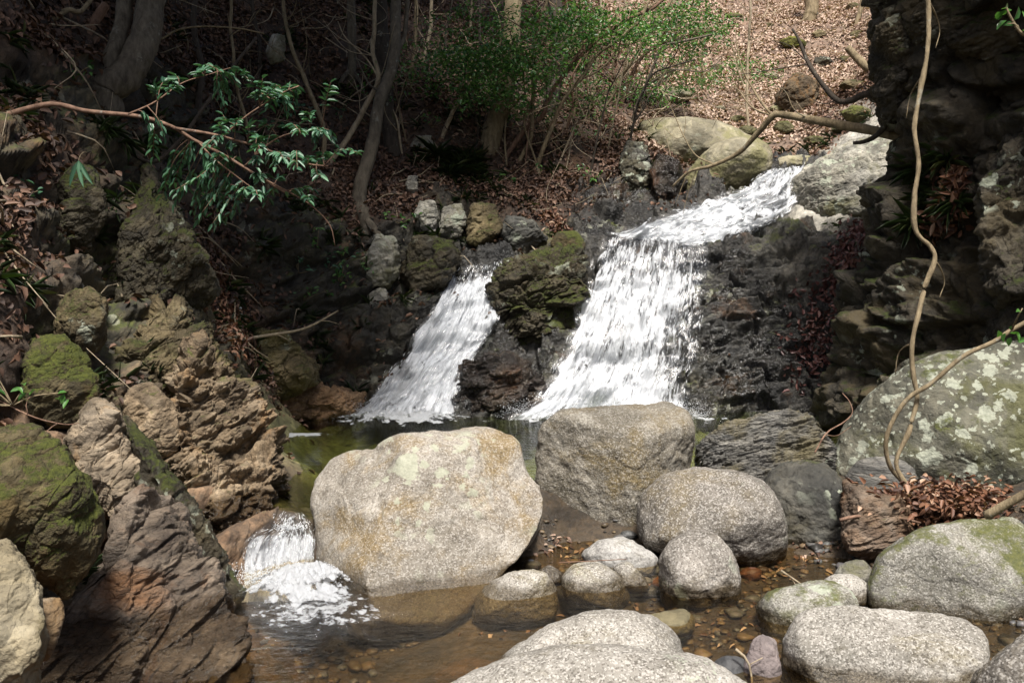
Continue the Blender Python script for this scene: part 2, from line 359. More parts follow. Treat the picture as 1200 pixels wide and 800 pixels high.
GZ = H(np.stack([GX.ravel(), GY.ravel()], 1)).reshape(GX.shape)
G = np.stack([GX, GY, GZ], -1); NR = gnormals(G)
p = G.reshape(-1, 3)
wp = p + .25 * np.stack([gnoise(p * .9, 40 + k) for k in range(3)], 1)
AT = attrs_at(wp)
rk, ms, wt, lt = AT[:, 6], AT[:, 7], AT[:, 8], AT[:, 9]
rot = rotm('y', .5) @ rotm('x', .25)
q = (p @ rot.T) * np.array((1.6, 1.6, 2.9))
ir = np.nonzero((rk > .31) & (p[:, 1] > 2) & (p[:, 1] < 20))[0]
def fr_at(k, sd, w):
    o1, o2 = np.zeros(len(p)), np.full(len(p), .5); o1[ir], o2[ir] = fracture(q[ir] * k, sd, w); return o1, o2
f1, e1 = fr_at(1, 3, .13); f2, e2 = fr_at(2.9, 4, .12); f3, e3 = fr_at(6.5, 9, .12)
rm = sstep(.3, .8, rk)
far = sstep(9, 16, p[:, 1]) * .6 + 1
d = rm * (.17 * f1 + .07 * f2 + .028 * f3 - .03 * (1 - sstep(0, .1, e1)) - .015 * (1 - sstep(0, .1, e2))) + .07 * fbm(p * 1.1, 5, 21) * (.35 + .65 * rm) * far + .03 * (1 - rm) * fbm(p * 4, 3, 22)
bedm = (AT[:, 8] > .4) & (rk < .4)
wm = sstep(.45, .7, wt) * sstep(.6, .9, rk); ix = np.nonzero(wm > .01)[0]
pr = p[ix] @ (rotm('y', .16) @ rotm('x', .25)).T
tz = pr[:, 2] / .17 + .9 * gnoise(pr * .9, 51) + .35 * gnoise(pr * 3.1, 52); lay = np.floor(tz).astype(np.int64); fz = tz - lay
bx = pr[:, 0] / .42 + (_h(lay, lay * 0, lay * 0, 5) & 255) / 255. * 3 + .5 * gnoise(pr * 2.3, 53); bl = np.floor(bx).astype(np.int64); fb = bx - bl
rb = (_h(lay, bl, bl * 0, 7) & 1023) / 1023.
t2 = pr[:, 2] / .052 + .8 * gnoise(pr * 2.2, 54); l2 = np.floor(t2).astype(np.int64); f2z = t2 - l2; b2 = np.floor(pr[:, 0] / .17 + (_h(l2, l2 * 0, l2 * 0, 6) & 255) / 99. + .5 * gnoise(pr * 5, 55)).astype(np.int64)
r2 = (_h(l2, b2, l2 * 0, 8) & 1023) / 1023.
f5, e5 = fracture(pr * np.array((4, 4, 9.)), 18, .12)
led = .15 * (rb - .5) + .05 * fz - .05 * (1 - sstep(0, .10, fz)) - .045 * (1 - sstep(0, .06, np.minimum(fb, 1 - fb))) + .045 * (r2 - .5) + .012 * f2z - .012 * (1 - sstep(0, .2, f2z)) + .03 * f5 + .008 * fbm(pr * 22, 3, 19)
d[ix] = d[ix] * (1 - .65 * wm[ix]) + 1.55 * wm[ix] * led
d = np.where(bedm, .045 * fbm(p * 2.2, 5, 31), d)
p2 = p + NR.reshape(-1, 3) * d[:, None]
G2 = p2.reshape(G.shape); N2 = gnormals(G2)

m = M('ground'); co = m.n('ShaderNodeTexCoord').outputs['Object']
ca, cb = m.attr('ca', 'Color'), m.attr('cb', 'Color'); am, aw, al = m.attr('moss'), m.attr('wet'), m.attr('litter')
nn = m.noise(co, 3.3, 10, .7); col = m.mix(m.step(nn, .32, .7), ca, cb)
col = m.mix(m.math('MULTIPLY', m.step(m.noise(co, 1.5, 6, .7, .5), .55, .68), .55), col, m.mix(.55, col, (.20, .10, .04)))
gr = m.vor(co, 38, out='Color'); col = m.mix(.5, col, m.mix(m.xyz(gr, 0), m.mix(1, col, (.45, .45, .45), 'MULTIPLY'), m.mix(1, col, (1.5, 1.45, 1.4), 'MULTIPLY')))
up = m.xyz(m.geo('Normal'), 2)
mf = m.step(m.math('ADD', m.math('ADD', m.noise(co, 2.6, 8, .72), m.math('MULTIPLY', am, .36)), m.math('MULTIPLY', up, .1)), .74, .86)
col = m.mix(m.math('MULTIPLY', mf, .85), col, m.ramp(m.noise(co, 30, 4, .7), [(.3, (.02, .03, .004)), (.7, (.10, .115, .018))]))
lw = m.vmath('ADD', co, m.vmath('SCALE', m.noise(co, 8, 4, .65, col=True), .18))
sp = m.math('MULTIPLY', m.math('SUBTRACT', 1, m.step(m.vor(lw, 6), .3, .36)), m.step(m.noise(co, 1.3, 3), .56, .62))
sp = m.math('MULTIPLY', sp, m.step(m.attr('rock'), .6, .85))
col = m.mix(m.math('MULTIPLY', sp, .55), col, (.33, .34, .28))
w2 = m.math('MULTIPLY', aw, m.step(m.noise(co, 2.2, 5), .3, .62))
rg = m.math('SUBTRACT', .86, m.math('MULTIPLY', w2, .79), clamp=True)
wf = m.vmath('ADD', co, m.vmath('SCALE', m.noise(co, 4, 3, col=True), .3)); rkk = m.step(m.attr('rock'), .4, .8)
fc = m.xyz(m.vor(wf, 6, out='Color'), 0); fc2 = m.xyz(m.vor(wf, 16, out='Color'), 1)
col = m.mix(m.math('MULTIPLY', rkk, .7), col, m.mix(fc, m.mix(1, col, (.6, .6, .6), 'MULTIPLY'), m.mix(1, col, (1.45, 1.4, 1.3), 'MULTIPLY')))
col = m.mix(m.math('MULTIPLY', rkk, .5), col, m.mix(fc2, m.mix(1, col, (.6, .6, .6), 'MULTIPLY'), m.mix(1, col, (1.4, 1.36, 1.3), 'MULTIPLY')))
hr = m.math('ADD', m.math('MULTIPLY', m.noise(co, 7, 7, .6, .3, rid=True), .6), m.math('MULTIPLY', m.vor(wf, 16, out='Distance'), -.4))
hh = m.math('ADD', m.math('MULTIPLY', hr, rkk), m.math('ADD', m.noise(co, 13, 9, .72), m.math('MULTIPLY', m.noise(co, 60, 4, .75), .4)))
hh = m.math('ADD', hh, m.math('MULTIPLY', m.math('MULTIPLY', m.noise(co, 30, 4, .65, 1.), w2), 1.6))
GROUND = m.end(m.pbr(col, rg, m.bump(hh, .8, .035), .65))
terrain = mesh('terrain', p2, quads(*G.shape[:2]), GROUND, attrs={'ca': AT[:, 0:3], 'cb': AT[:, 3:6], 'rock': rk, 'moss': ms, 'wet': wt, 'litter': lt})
tag(terrain, 'steep rocky gorge floor and banks of brown rock, moss and leaf litter', kind='structure')
# coarse copy for ray queries
def bvh_of(Gr, st=2):
    g = Gr[::st, ::st]
    return BVHTree.FromPolygons(g.reshape(-1, 3).tolist(), quads(*g.shape[:2]).tolist())
TB = bvh_of(G2)
CAMP = Vector((0, 0, HC))
def hit(px, py, back=0.):
    d = Vector(P(px, py, 10.)) - CAMP; d.normalize()
    h = TB.ray_cast(CAMP, d)
    return np.array(h[0] + d * back) if h[0] else P(px, py, 12)
def zat(x, y, top=30):
    h = TB.ray_cast(Vector((x, y, top)), Vector((0, 0, -1)))
    return h[0].z if h[0] else 0.

# ------------------------------------------------------------------ boulders
ICO = {}
def ico(lv):
    if lv in ICO: return ICO[lv]
    t = (1 + 5 ** .5) / 2
    V = np.array([(-1, t, 0), (1, t, 0), (-1, -t, 0), (1, -t, 0), (0, -1, t), (0, 1, t), (0, -1, -t), (0, 1, -t), (t, 0, -1), (t, 0, 1), (-t, 0, -1), (-t, 0, 1)], float)
    V /= np.linalg.norm(V[0])
    F = np.array([(0, 11, 5), (0, 5, 1), (0, 1, 7), (0, 7, 10), (0, 10, 11), (1, 5, 9), (5, 11, 4), (11, 10, 2), (10, 7, 6), (7, 1, 8), (3, 9, 4), (3, 4, 2), (3, 2, 6), (3, 6, 8), (3, 8, 9), (4, 9, 5), (2, 4, 11), (6, 2, 10), (8, 6, 7), (9, 8, 1)])
    for _ in range(lv):
        E = np.sort(np.concatenate([F[:, [0, 1]], F[:, [1, 2]], F[:, [2, 0]]]), 1)
        u, inv = np.unique(E, axis=0, return_inverse=True); inv = inv.ravel()
        mid = V[u].mean(1); mid /= np.linalg.norm(mid, axis=1)[:, None]
        k = len(F); a, b, c = inv[:k] + len(V), inv[k:2 * k] + len(V), inv[2 * k:] + len(V)
        F = np.concatenate([np.stack([F[:, 0], a, c], 1), np.stack([F[:, 1], b, a], 1), np.stack([F[:, 2], c, b], 1), np.stack([a, b, c], 1)]); V = np.concatenate([V, mid])
    ICO[lv] = (V, F); return V, F
def meshnormals(V, F):
    fn = np.cross(V[F[:, 1]] - V[F[:, 0]], V[F[:, 2]] - V[F[:, 0]]); n = np.zeros_like(V)
    for k in range(3):
        for c in range(3): n[:, c] += np.bincount(F[:, k], fn[:, c], len(V))
    return n / (np.linalg.norm(n, axis=1)[:, None] + 1e-12)
def boulder(name, outline, Y, mat, label, cat='boulder', depth=1., p=11, planes=(), nrand=9, rough=.02, frac=0., fs=5., faniso=(1, 1, 1.8), frot=(.4, .3), lv=6, seed=0, group=None, parent=None, lo=.03, bev=None):
    """a rock: the convex outline (photo pixels at depth Y) gives its true width and height, depth its extent away from the camera; planes adds facets (normal, fraction of the half extent)"""
    rg = np.random.default_rng(seed + 101)
    if bev is None: bev = (.95, 1.12) if frac >= .04 else (.82, .95)
    if frac >= .04: p = max(p, 22)
    pc = np.mean(outline, 0); K = P(pc[0], pc[1], Y); vd = K - np.array((0, 0, HC)); vd /= np.linalg.norm(vd)
    rt_ = np.cross(vd, (0, 0, 1)); rt_ /= np.linalg.norm(rt_); up_ = np.cross(rt_, vd); RM = np.stack([rt_, vd, up_], 1)      # local x, y, z axes: across, away from the camera, up
    O = []
    for px_, py_ in outline:
        r_ = P(px_, py_, Y) - np.array((0, 0, HC)); h_ = r_ * (vd @ (K - np.array((0, 0, HC)))) / (vd @ r_) + np.array((0, 0, HC)) - K; O.append((h_ @ rt_, h_ @ up_))
    O = np.array(O)
    x, z = O[:, 0], O[:, 1]; xn, zn = np.roll(x, -1), np.roll(z, -1); cr = x * zn - xn * z; ar = cr.sum() / 2
    c2 = np.array((((x + xn) * cr).sum(), ((z + zn) * cr).sum())) / (6 * ar)
    Q = O - c2; sg = np.sign(ar)
    hx, hz = (x.max() - x.min()) / 2, (z.max() - z.min()) / 2; hy = depth * (hx + hz) / 2
    Ns, Hs = [], []
    for a, b in zip(Q, np.roll(Q, -1, 0)):
        e = b - a; n = np.array((e[1], -e[0])) * sg; n /= np.linalg.norm(n); h = n @ a
        if h <= 0.02: h = .02
        Ns.append((n[0], 0, n[1])); Hs.append(h)
        for t in (-.75, .75):
            Ns.append(np.array((n[0], t, n[1])) / math.hypot(1, t)); Hs.append((h + abs(t) * hy) / math.hypot(1, t) * rg.uniform(*bev))
    Ns += [(0, -1, .25), (0, 1, 0)]; Hs += [hy, hy]
    for n, k in planes:
        n = np.array(n, float) @ RM; n /= np.linalg.norm(n); Ns.append(n); Hs.append(k * math.sqrt((n[0] * hx) ** 2 + (n[1] * hy) ** 2 + (n[2] * hz) ** 2))
    for _ in range(nrand):
        n = rg.normal(size=3); n[1] = -abs(n[1]) - .25; n /= np.linalg.norm(n)
        Ns.append(n); Hs.append(rg.uniform(.84, 1.02) * math.sqrt((n[0] * hx) ** 2 + (n[1] * hy) ** 2 + (n[2] * hz) ** 2))
    Ns = np.array([np.array(n) / np.linalg.norm(n) for n in Ns]); Hs = np.array(Hs)
    D, F = ico(lv)
    # stretch the directions to the proportions of the rock so vertices spread evenly
    D = D * np.array((hx, hy, hz)); D = D / np.linalg.norm(D, axis=1)[:, None]
    g = np.maximum(D @ Ns.T, 0) / Hs
    V = D * ((g ** p).sum(1) ** (-1 / p))[:, None]
    # make the silhouette follow the outline itself, hollows included
    cl = catmull(np.concatenate([Q[-1:], Q, Q[:2]]), (len(Q) + 2) * 24 + 1); k0 = 24; cl = .6 * cl[k0:k0 + len(Q) * 24] + .4 * np.stack([np.interp(np.arange(len(Q) * 24) / 24, np.arange(len(Q) + 1), np.append(Q[:, c], Q[0, c])) for c in (0, 1)], 1)
    ta = np.arctan2(cl[:, 1], cl[:, 0]); rr = np.hypot(cl[:, 0], cl[:, 1]); k_ = np.argsort(ta); ta, rr = ta[k_], rr[k_]
    ta = np.concatenate([ta - 2 * np.pi, ta, ta + 2 * np.pi]); rr = np.tile(rr, 3)
    aa = np.linspace(-np.pi, np.pi, 721); DD = np.stack([np.cos(aa), aa * 0, np.sin(aa)], 1)
    rp = ((np.maximum(DD @ Ns.T, 0) / Hs) ** p).sum(1) ** (-1 / p); fac = np.interp(aa, ta, rr) / rp; fac = np.convolve(np.pad(fac[:-1], 6, 'wrap'), np.ones(13) / 13, 'valid'); fac = np.append(fac, fac[0])
    th = np.arctan2(D[:, 2], D[:, 0]); wgt_ = 1 - np.abs(D[:, 1]) ** 2.5
    V = V * (1 + (np.interp(th, aa, fac) - 1) * wgt_)[:, None]
    for k, lo_, hi_ in ((0, Q[:, 0].min(), Q[:, 0].max()), (2, Q[:, 1].min(), Q[:, 1].max())):
        a, b = V[:, k].min(), V[:, k].max(); V[:, k] = lo_ + (V[:, k] - a) / (b - a) * (hi_ - lo_)
    size = (hx + hz) / 2
    V = V * (1 + lo * fbm(V / size * 1.3 + seed * 3.7, 3, seed))[:, None]
    N = meshnormals(V, F)
    V = V + N * (rough * size * fbm(V / size * 4. + seed, 5, seed + 3, .55))[:, None]
    if not frac and lv > 4:
        f1, e1 = fracture(V / size * 1.35 + seed * 2.3, seed + 9, .3); f2, e2 = fracture(V / size * 3.4 + seed * 1.3, seed + 8, .3)
        V = V + N * (size * (.026 * f1 + .010 * f2))[:, None]
    if frac:
        rt = rotm('y', frot[0]) @ rotm('x', frot[1])
        q = (V @ rt.T) * np.array(faniso) * fs + seed * 1.7
        f1, e1 = fracture(q, seed + 1, .13); f2, e2 = fracture(q * 2.7, seed + 2, .12); f3, e3 = fracture(q * 7.3, seed + 3, .12)
        V = V + N * (frac * size * (1.5 * f1 + .65 * f2 + .26 * f3 - .35 * (1 - sstep(0, .1, e1)) - .15 * (1 - sstep(0, .1, e2))))[:, None]
    V = (V + np.array((c2[0], 0, c2[1]))) @ RM.T + K
    o = mesh(name, V, F, mat, parent, loc=(V[:, 0].mean(), V[:, 1].mean(), V[:, 2].min()))
    if parent is None: tag(o, label, cat, group)
    elif label: o['label'] = label
    return o

GR_LIGHT = rock('granite_pale', (.19, .18, .155), (.335, .315, .28), (.46, .44, .40), grain=1., gscale=140, stain=(.20, .17, .09), stain_amt=.25, moss=.14, lichen=.25, lscale=9, wet=.09, bump=.45)
GR_TAN = rock('granite_tan', (.18, .15, .115), (.33, .30, .255), (.46, .43, .38), grain=.75, gscale=131, stain=(.19, .135, .06), stain_amt=.5, moss=.14, lichen=.62, lscale=4.2, lcol=(.40, .41, .32), wet=.09, bump=.5)
GR_BROWN = rock('granite_brown', (.13, .115, .085), (.26, .235, .19), (.38, .36, .31), grain=.75, gscale=131, stain=(.15, .11, .045), stain_amt=.5, moss=.26, lichen=.25, wet=.08, bump=.9)
GR_GREY = rock('granite_grey', (.12, .11, .095), (.23, .21, .185), (.34, .315, .28), grain=.85, gscale=122, stain=(.14, .11, .06), stain_amt=.3, moss=.12, lichen=.3, lscale=7, wet=.09, bump=.55)
GR_MOSS = rock('granite_mossy', (.13, .125, .10), (.25, .24, .21), (.36, .35, .31), grain=.8, gscale=140, stain=(.12, .12, .05), stain_amt=.3, moss=.72, mosscol=((.035, .045, .008), (.12, .12, .03)), lichen=.6, lscale=6, wet=.09, bump=.5)
SLATE = rock('slate', (.075, .078, .08), (.17, .17, .165), (.29, .285, .265), strata=6, stain=(.12, .10, .05), stain_amt=.45, moss=.2, lichen=.35, lscale=6, wet=.12, bump=.8, cracks=.4)
DARKR = rock('dark_lichen_rock', (.028, .03, .03), (.075, .075, .068), (.15, .145, .125), stain=(.06, .05, .025), stain_amt=.4, moss=.35, lichen=.55, lscale=6.5, wet=.1, bump=.6)
LICH = rock('lichen_rock', (.06, .065, .052), (.13, .13, .105), (.20, .195, .155), stain=(.08, .08, .03), stain_amt=.4, moss=.5, mosscol=((.035, .045, .008), (.12, .13, .03)), lichen=.95, lscale=7, lcol=(.42, .44, .36), bump=.8)
RED = rock('reddish_rock', (.07, .05, .038), (.18, .14, .11), (.31, .26, .21), strata=3, stain=(.15, .09, .05), stain_amt=.35, moss=.25, bump=.8, cracks=.4)
BROWN = rock('brown_rock', (.075, .055, .033), (.215, .165, .11), (.38, .315, .23), stain=(.21, .125, .055), stain_amt=.32, moss=.42, mosscol=((.04, .05, .008), (.15, .165, .03)), bump=1., cracks=.6, patch=2.2, wet=.4)
BROWNP = rock('pale_brown_rock', (.12, .095, .065), (.29, .24, .18), (.44, .38, .30), strata=2.5, stain=(.2, .12, .05), stain_amt=.35, moss=.3, bump=.9, cracks=.4, patch=1.8, wet=.12)
PURP = rock('wet_purple_rock', (.085, .068, .058), (.225, .185, .15), (.40, .345, .29), strata=3, stain=(.20, .10, .045), stain_amt=.35, moss=.2, bump=1., cracks=.35, patch=1.5, wet=.3, rough=.5)
MOSSR = rock('moss_covered_rock', (.03, .027, .013), (.085, .07, .035), (.17, .14, .08), stain=(.09, .06, .02), stain_amt=.4, moss=.8, mosscol=((.026, .036, .004), (.12, .135, .018)), lichen=.15, bump=1., cracks=.4, wet=.2)
OLIVE = rock('olive_rock', (.05, .04, .022), (.15, .12, .065), (.27, .225, .14), stain=(.10, .085, .03), stain_amt=.5, moss=.62, mosscol=((.022, .028, .005), (.085, .09, .02)), lichen=.3, bump=.9, cracks=.6)
WETB = rock('wet_black_rock', (.008, .007, .007), (.035, .028, .023), (.10, .08, .062), stain=(.06, .028, .013), stain_amt=.4, moss=.2, bump=1., cracks=.5, rough=.12)
MOSSD = rock('dark_mossy_rock', (.018, .016, .01), (.06, .05, .03), (.15, .135, .09), stain=(.07, .05, .02), stain_amt=.3, moss=.74, mosscol=((.018, .026, .004), (.095, .11, .018)), lichen=.55, lscale=5, bump=1., cracks=.4, rough=.6)
PALE = rock('pale_lichen_rock', (.15, .15, .13), (.36, .355, .32), (.54, .535, .49), stain=(.12, .115, .05), stain_amt=.45, moss=.35, lichen=.5, lscale=5, bump=.8, cracks=.25)
BUFF = rock('buff_rock', (.16, .145, .10), (.29, .27, .20), (.40, .38, .30), stain=(.17, .16, .07), stain_amt=.6, moss=.35, mosscol=((.06, .065, .015), (.17, .17, .05)), lichen=.2, bump=.6)

B = lambda *a, **k: boulder(*a, **k)
rk_ = 'rock'
# --- the big stones of the dam
B('boulder', [(360,706),(361,645),(364,602),(374,574),(396,545),(428,524),(462,510),(498,505),(520,507),(550,501),(580,503),(602,514),(613,534),(620,551),(632,566),(638,588),(632,615),(616,642),(590,664),(562,690),(540,715),(505,738),(440,742),(384,732)], 5.5, GR_TAN, 'largest pale granite boulder beside the small cascade, with round lichen patches on top', depth=.85, p=34, planes=[((.3,-.78,.5),.62),((-.62,-.5,.6),.66),((-.8,-.6,.1),.84),((.1,-.35,.93),.82)], nrand=0, rough=.012, lv=7, seed=1, bev=(.9,1.0))
B('boulder', [(630,560),(631,520),(636,498),(656,484),(700,474),(745,471),(785,472),(806,484),(814,505),(810,540),(812,575),(796,612),(765,640),(700,650),(655,634),(636,602)], 6.3, GR_BROWN, 'tall flat-topped boulder with brown stained face standing in front of the main waterfall', depth=.9, p=26, planes=[((-.45,-.85,.0),.72),((.65,-.72,-.1),.74),((0.1,-.25,.96),.90)], nrand=2, rough=.022, lv=7, seed=2)
B('boulder', [(745,610),(752,580),(775,556),(815,546),(870,552),(908,575),(925,612),(922,650),(900,672),(850,672),(780,655),(752,640)], 5.65, GR_GREY, 'rounded grey-brown boulder lying behind the smaller domed stone', depth=.8, p=8, nrand=5, rough=.02, seed=3)
B('boulder', [(812,540),(825,512),(870,492),(925,480),(958,492),(985,530),(990,570),(940,600),(850,590)], 6.9, SLATE, 'grey layered slate boulder with slanting top in front of the dark rock face', depth=.7, p=16, planes=[((-.2,-.75,.6),.7),((.5,-.7,.3),.85)], nrand=4, rough=.03, frac=.04, fs=6, faniso=(1,1,5), frot=(.35,.5), lv=7, seed=4)
B('boulder', [(888,580),(900,552),(930,540),(968,543),(992,570),(997,615),(990,660),(950,675),(900,660),(885,620)], 5.95, DARKR, 'dark round boulder with pale lichen spots between the grey-brown boulder and reddish rock', depth=.9, p=9, nrand=7, rough=.04, seed=5)
B('rock', [(985,600),(992,562),(1020,570),(1060,582),(1072,610),(1060,650),(1020,660),(990,640)], 5.45, RED, 'reddish brown angular rock wedged under the pile of dead leaves', rk_, depth=.9, p=14, frac=.045, fs=7, faniso=(1,1,3), frot=(.5,.2), rough=.03, seed=6)
B('rock', [(990,560),(1010,538),(1045,534),(1072,548),(1078,580),(1050,600),(1000,590)], 6.2, SLATE, 'small blue-grey rock at the foot of the huge lichen covered boulder', rk_, depth=.8, p=9, nrand=5, rough=.03, seed=7, lv=5)
B('boulder', [(968,530),(996,474),(1046,418),(1100,386),(1180,374),(1290,374),(1330,470),(1310,590),(1230,625),(1100,600),(1010,575),(985,555)], 6.6, LICH, 'huge sloping boulder covered with pale lichen and moss below the cliff', depth=.55, p=14, planes=[((-.15,-.72,.68),.66),((-.1,-.98,.1),.84),((-.7,-.6,.3),.86)], nrand=3, rough=.02, lv=7, seed=8)
B('boulder', [(1018,680),(1032,645),(1075,615),(1130,602),(1190,604),(1225,640),(1222,710),(1180,742),(1110,742),(1050,725),(1022,712)], 4.85, GR_MOSS, 'grey boulder with moss patches on its crown just in front of the leaf pile', depth=.85, p=22, planes=[((-.3,-.85,.2),.82),((.1,-.5,.85),.82),((.75,-.6,.1),.85)], nrand=4, rough=.014, lv=7, seed=9)
B('boulder', [(910,790),(915,745),(938,715),(975,706),(1050,712),(1125,720),(1155,740),(1160,775),(1150,840),(1000,870),(912,850)], 4.05, GR_LIGHT, 'broad flat-topped pale granite block below the moss-crowned boulder', depth=.7, p=24, planes=[((0,-.35,.93),.86),((0,-.97,.2),.9)], nrand=3, rough=.012, lv=7, seed=10)
B('boulder', [(583,775),(600,755),(650,727),(700,714),(745,713),(785,735),(806,765),(800,810),(700,850),(590,820)], 4.05, GR_LIGHT, 'pale speckled granite boulder with a faint dark streak, partly behind a broader one', depth=.7, p=10, nrand=4, rough=.014, seed=11)
B('boulder', [(490,830),(530,795),(590,770),(680,752),(760,755),(830,772),(880,800),(900,850),(860,930),(600,940),(500,900)], 3.45, GR_LIGHT, 'low broad pale granite boulder at the bottom edge of the picture', depth=.7, p=9, nrand=4, rough=.012, lv=7, seed=12)
B('boulder', [(1138,800),(1160,768),(1210,735),(1290,735),(1320,800),(1290,880),(1150,880)], 3.6, GR_GREY, 'greenish grey boulder cut off by the bottom corner of the picture', depth=.8, p=9, seed=13)
# --- small stones in the shallows
B('stone', [(772,660),(785,632),(815,620),(840,624),(860,645),(870,675),(870,708),(830,722),(780,714)], 5.0, GR_GREY, 'domed grey stone with a moss spot standing in the shallows', 'stone', depth=.9, p=8, nrand=5, seed=14, planes=[((.2,-.9,-.3),.8)])
B('stone', [(658,675),(672,660),(700,657),(728,675),(738,702),(722,720),(690,718),(660,702)], 5.05, GR_LIGHT, 'oval pale stone with greenish waterline beside the white two-humped stone', 'stone', depth=.9, p=7, lv=5, seed=15)
B('stone', [(682,650),(700,632),(730,628),(755,640),(770,655),(760,675),(700,672)], 5.45, rock('white_stone',(.27,.26,.25),(.40,.39,.37),(.50,.49,.46),grain=.6,gscale=105,moss=.05,bump=.4), 'whitish smooth stone in front of the flat-topped brown boulder', 'stone', depth=.9, p=8, lv=5, seed=16)
B('stone', [(718,665),(735,657),(755,675),(762,690),(745,696),(722,688)], 5.1, GR_LIGHT, 'narrow pale stone between the oval stone and the pebbles', 'stone', depth=.9, p=7, lv=5, seed=17)
B('stone', [(553,700),(575,678),(610,665),(640,670),(656,700),(650,724),(600,734),(552,728)], 4.95, GR_LIGHT, 'long low speckled stone leaning on the foot of the largest boulder', 'stone', depth=.8, p=8, seed=18)
B('stone', [(632,668),(645,662),(660,672),(658,686),(640,688)], 5.15, GR_GREY, 'small round stone behind the long low speckled stone', 'stone', lv=5, p=6, seed=19)
B('stone', [(885,712),(900,692),(935,680),(975,680),(1000,695),(1012,728),(985,760),(900,758)], 4.6, GR_MOSS, 'low stone with green algae on its wet lower edge', 'stone', depth=.9, p=9, seed=20)
B('stone', [(978,672),(990,658),(1012,656),(1024,672),(1018,690),(985,690)], 5.05, PALE, 'pale rounded stone wedged next to the moss-crowned boulder', 'stone', lv=5, p=7, seed=21)
B('stone', [(955,690),(972,674),(1000,672),(1020,688),(1015,710),(970,712)], 4.85, GR_LIGHT, 'pale flat stone just behind the low algae-edged stone', 'stone', lv=5, p=8, seed=22)
B('stone', [(868,790),(880,752),(892,741),(910,752),(915,790),(905,830),(872,830)], 4.0, rock('mauve_stone',(.13,.11,.115),(.23,.20,.205),(.32,.29,.29),stain=(.16,.13,.12),bump=.7), 'pointed mauve-grey stone beside the flat-topped pale block', 'stone', depth=.8, p=16, frac=.03, fs=9, seed=23)
BLUE = rock('blue_grey_stone', (.045, .05, .06), (.09, .095, .105), (.15, .155, .165), bump=.5, rough=.6)
B('stone', [(832,780),(850,767),(872,772),(880,800),(860,825),(835,815)], 4.0, BLUE, 'dark blue-grey stone between pale granite and the mauve stone', 'stone', lv=5, p=8, seed=24)
B('stone', [(630,690),(615,655),(640,610),(660,640),(662,655)], 6.0, MOSSD, 'dark mossy stone in the gap between the two largest boulders', 'stone', lv=5, p=8, seed=25)
peb = [(775,683,11,9,'orange-brown pebble among dark pebbles',(.30,.13,.05)),(757,681,8,6,'grey pebble next to the orange-brown pebble',(.12,.12,.13)),(768,668,9,7,'bluish pebble above the orange-brown pebble',(.07,.08,.10)),(783,668,7,6,'tan pebble touching the bluish pebble',(.22,.16,.10)),(764,694,11,9,'smooth slate-blue pebble at the water edge',(.08,.085,.11)),(778,697,8,6,'small black pebble at the water edge',(.025,.025,.028)),
       (748,662,8,5,'dark flat pebble behind the whitish stone',(.05,.05,.055)),(736,627,11,6,'dark grey pebble under the flat-topped brown boulder',(.10,.105,.11)),(764,640,13,6,'long slanting dark pebble beside the rounded boulder',(.06,.06,.065)),(622,662,12,7,'bluish stone chip at the foot of the largest boulder',(.13,.14,.17)),(880,673,14,9,'red-brown pebble at the foot of the rounded boulder',(.17,.08,.05)),(828,690,7,5,'brown pebble in the shallow water',(.16,.10,.055)),
       (893,668,9,5,'dark brown pebble near the dry twig',(.06,.04,.03)),(852,702,9,5,'olive pebble lying under shallow water',(.10,.08,.04)),(730,706,9,5,'tan pebble at the end of the oval stone',(.2,.14,.08)),(1030,735,10,6,'grey pebble between pale block and moss-crowned boulder',(.13,.12,.11))]
for k, (x, y, w, h, lab, c) in enumerate(peb):
    mt = rock('pebble_rock', tuple(v * .7 for v in c), c, tuple(min(1, v * 1.3) for v in c), bump=.3, rough=.45)
    a = np.linspace(0, 2 * np.pi, 9)[:-1]; Yp = hit(x, y + h * .5)[1]
    B('pebble', [(x + w * math.cos(t) * (1 + .15 * math.sin(3 * t + k)), y + h * math.sin(t)) for t in a], Yp, mt, lab, 'pebble', depth=1., p=5, lv=4, seed=40 + k, group='pebbles between the boulders')
B('stone', [(735,735),(760,712),(800,706),(815,716),(812,735),(770,745)], 4.62, rock('sunken_stone',(.10,.085,.045),(.17,.15,.09),(.24,.21,.13),bump=.4), 'flat olive stone just under the clear shallow water', 'stone', depth=1.4, lv=5, p=9, seed=60).location.z -= .03

# --- the bank with the brown rocks
B('outcrop', [(-40,640),(10,630),(36,660),(49,700),(54,760),(45,850),(-40,850)], 3.05, rock('yellowish_rock',(.15,.13,.085),(.27,.24,.17),(.38,.35,.27),stain=(.15,.12,.05),stain_amt=.5,moss=.25,lichen=.2,bump=.8), 'yellow-grey rock under the moss-covered block at the picture edge', 'rock', depth=.9, p=16, frac=.05, fs=3, rough=.03, seed=61)
B('outcrop', [(-50,520),(0,493),(40,498),(75,525),(104,560),(124,602),(126,638),(105,678),(75,714),(25,695),(-50,670)], 3.55, MOSSR, 'bulging moss-covered block overhanging the bank', 'rock', depth=.9, p=11, planes=[((.3,-.8,-.5),.66),((.2,-.5,.8),.78)], frac=.06, fs=2.6, frot=(.9,.3), lv=7, rough=.03, seed=62)
B('rock', [(38,705),(70,698),(77,722),(58,775),(36,770)], 3.3, BROWNP, 'small fresh brown stone squeezed under the overhanging mossy block', 'rock', p=12, lv=5, seed=63, frac=.03, fs=8)
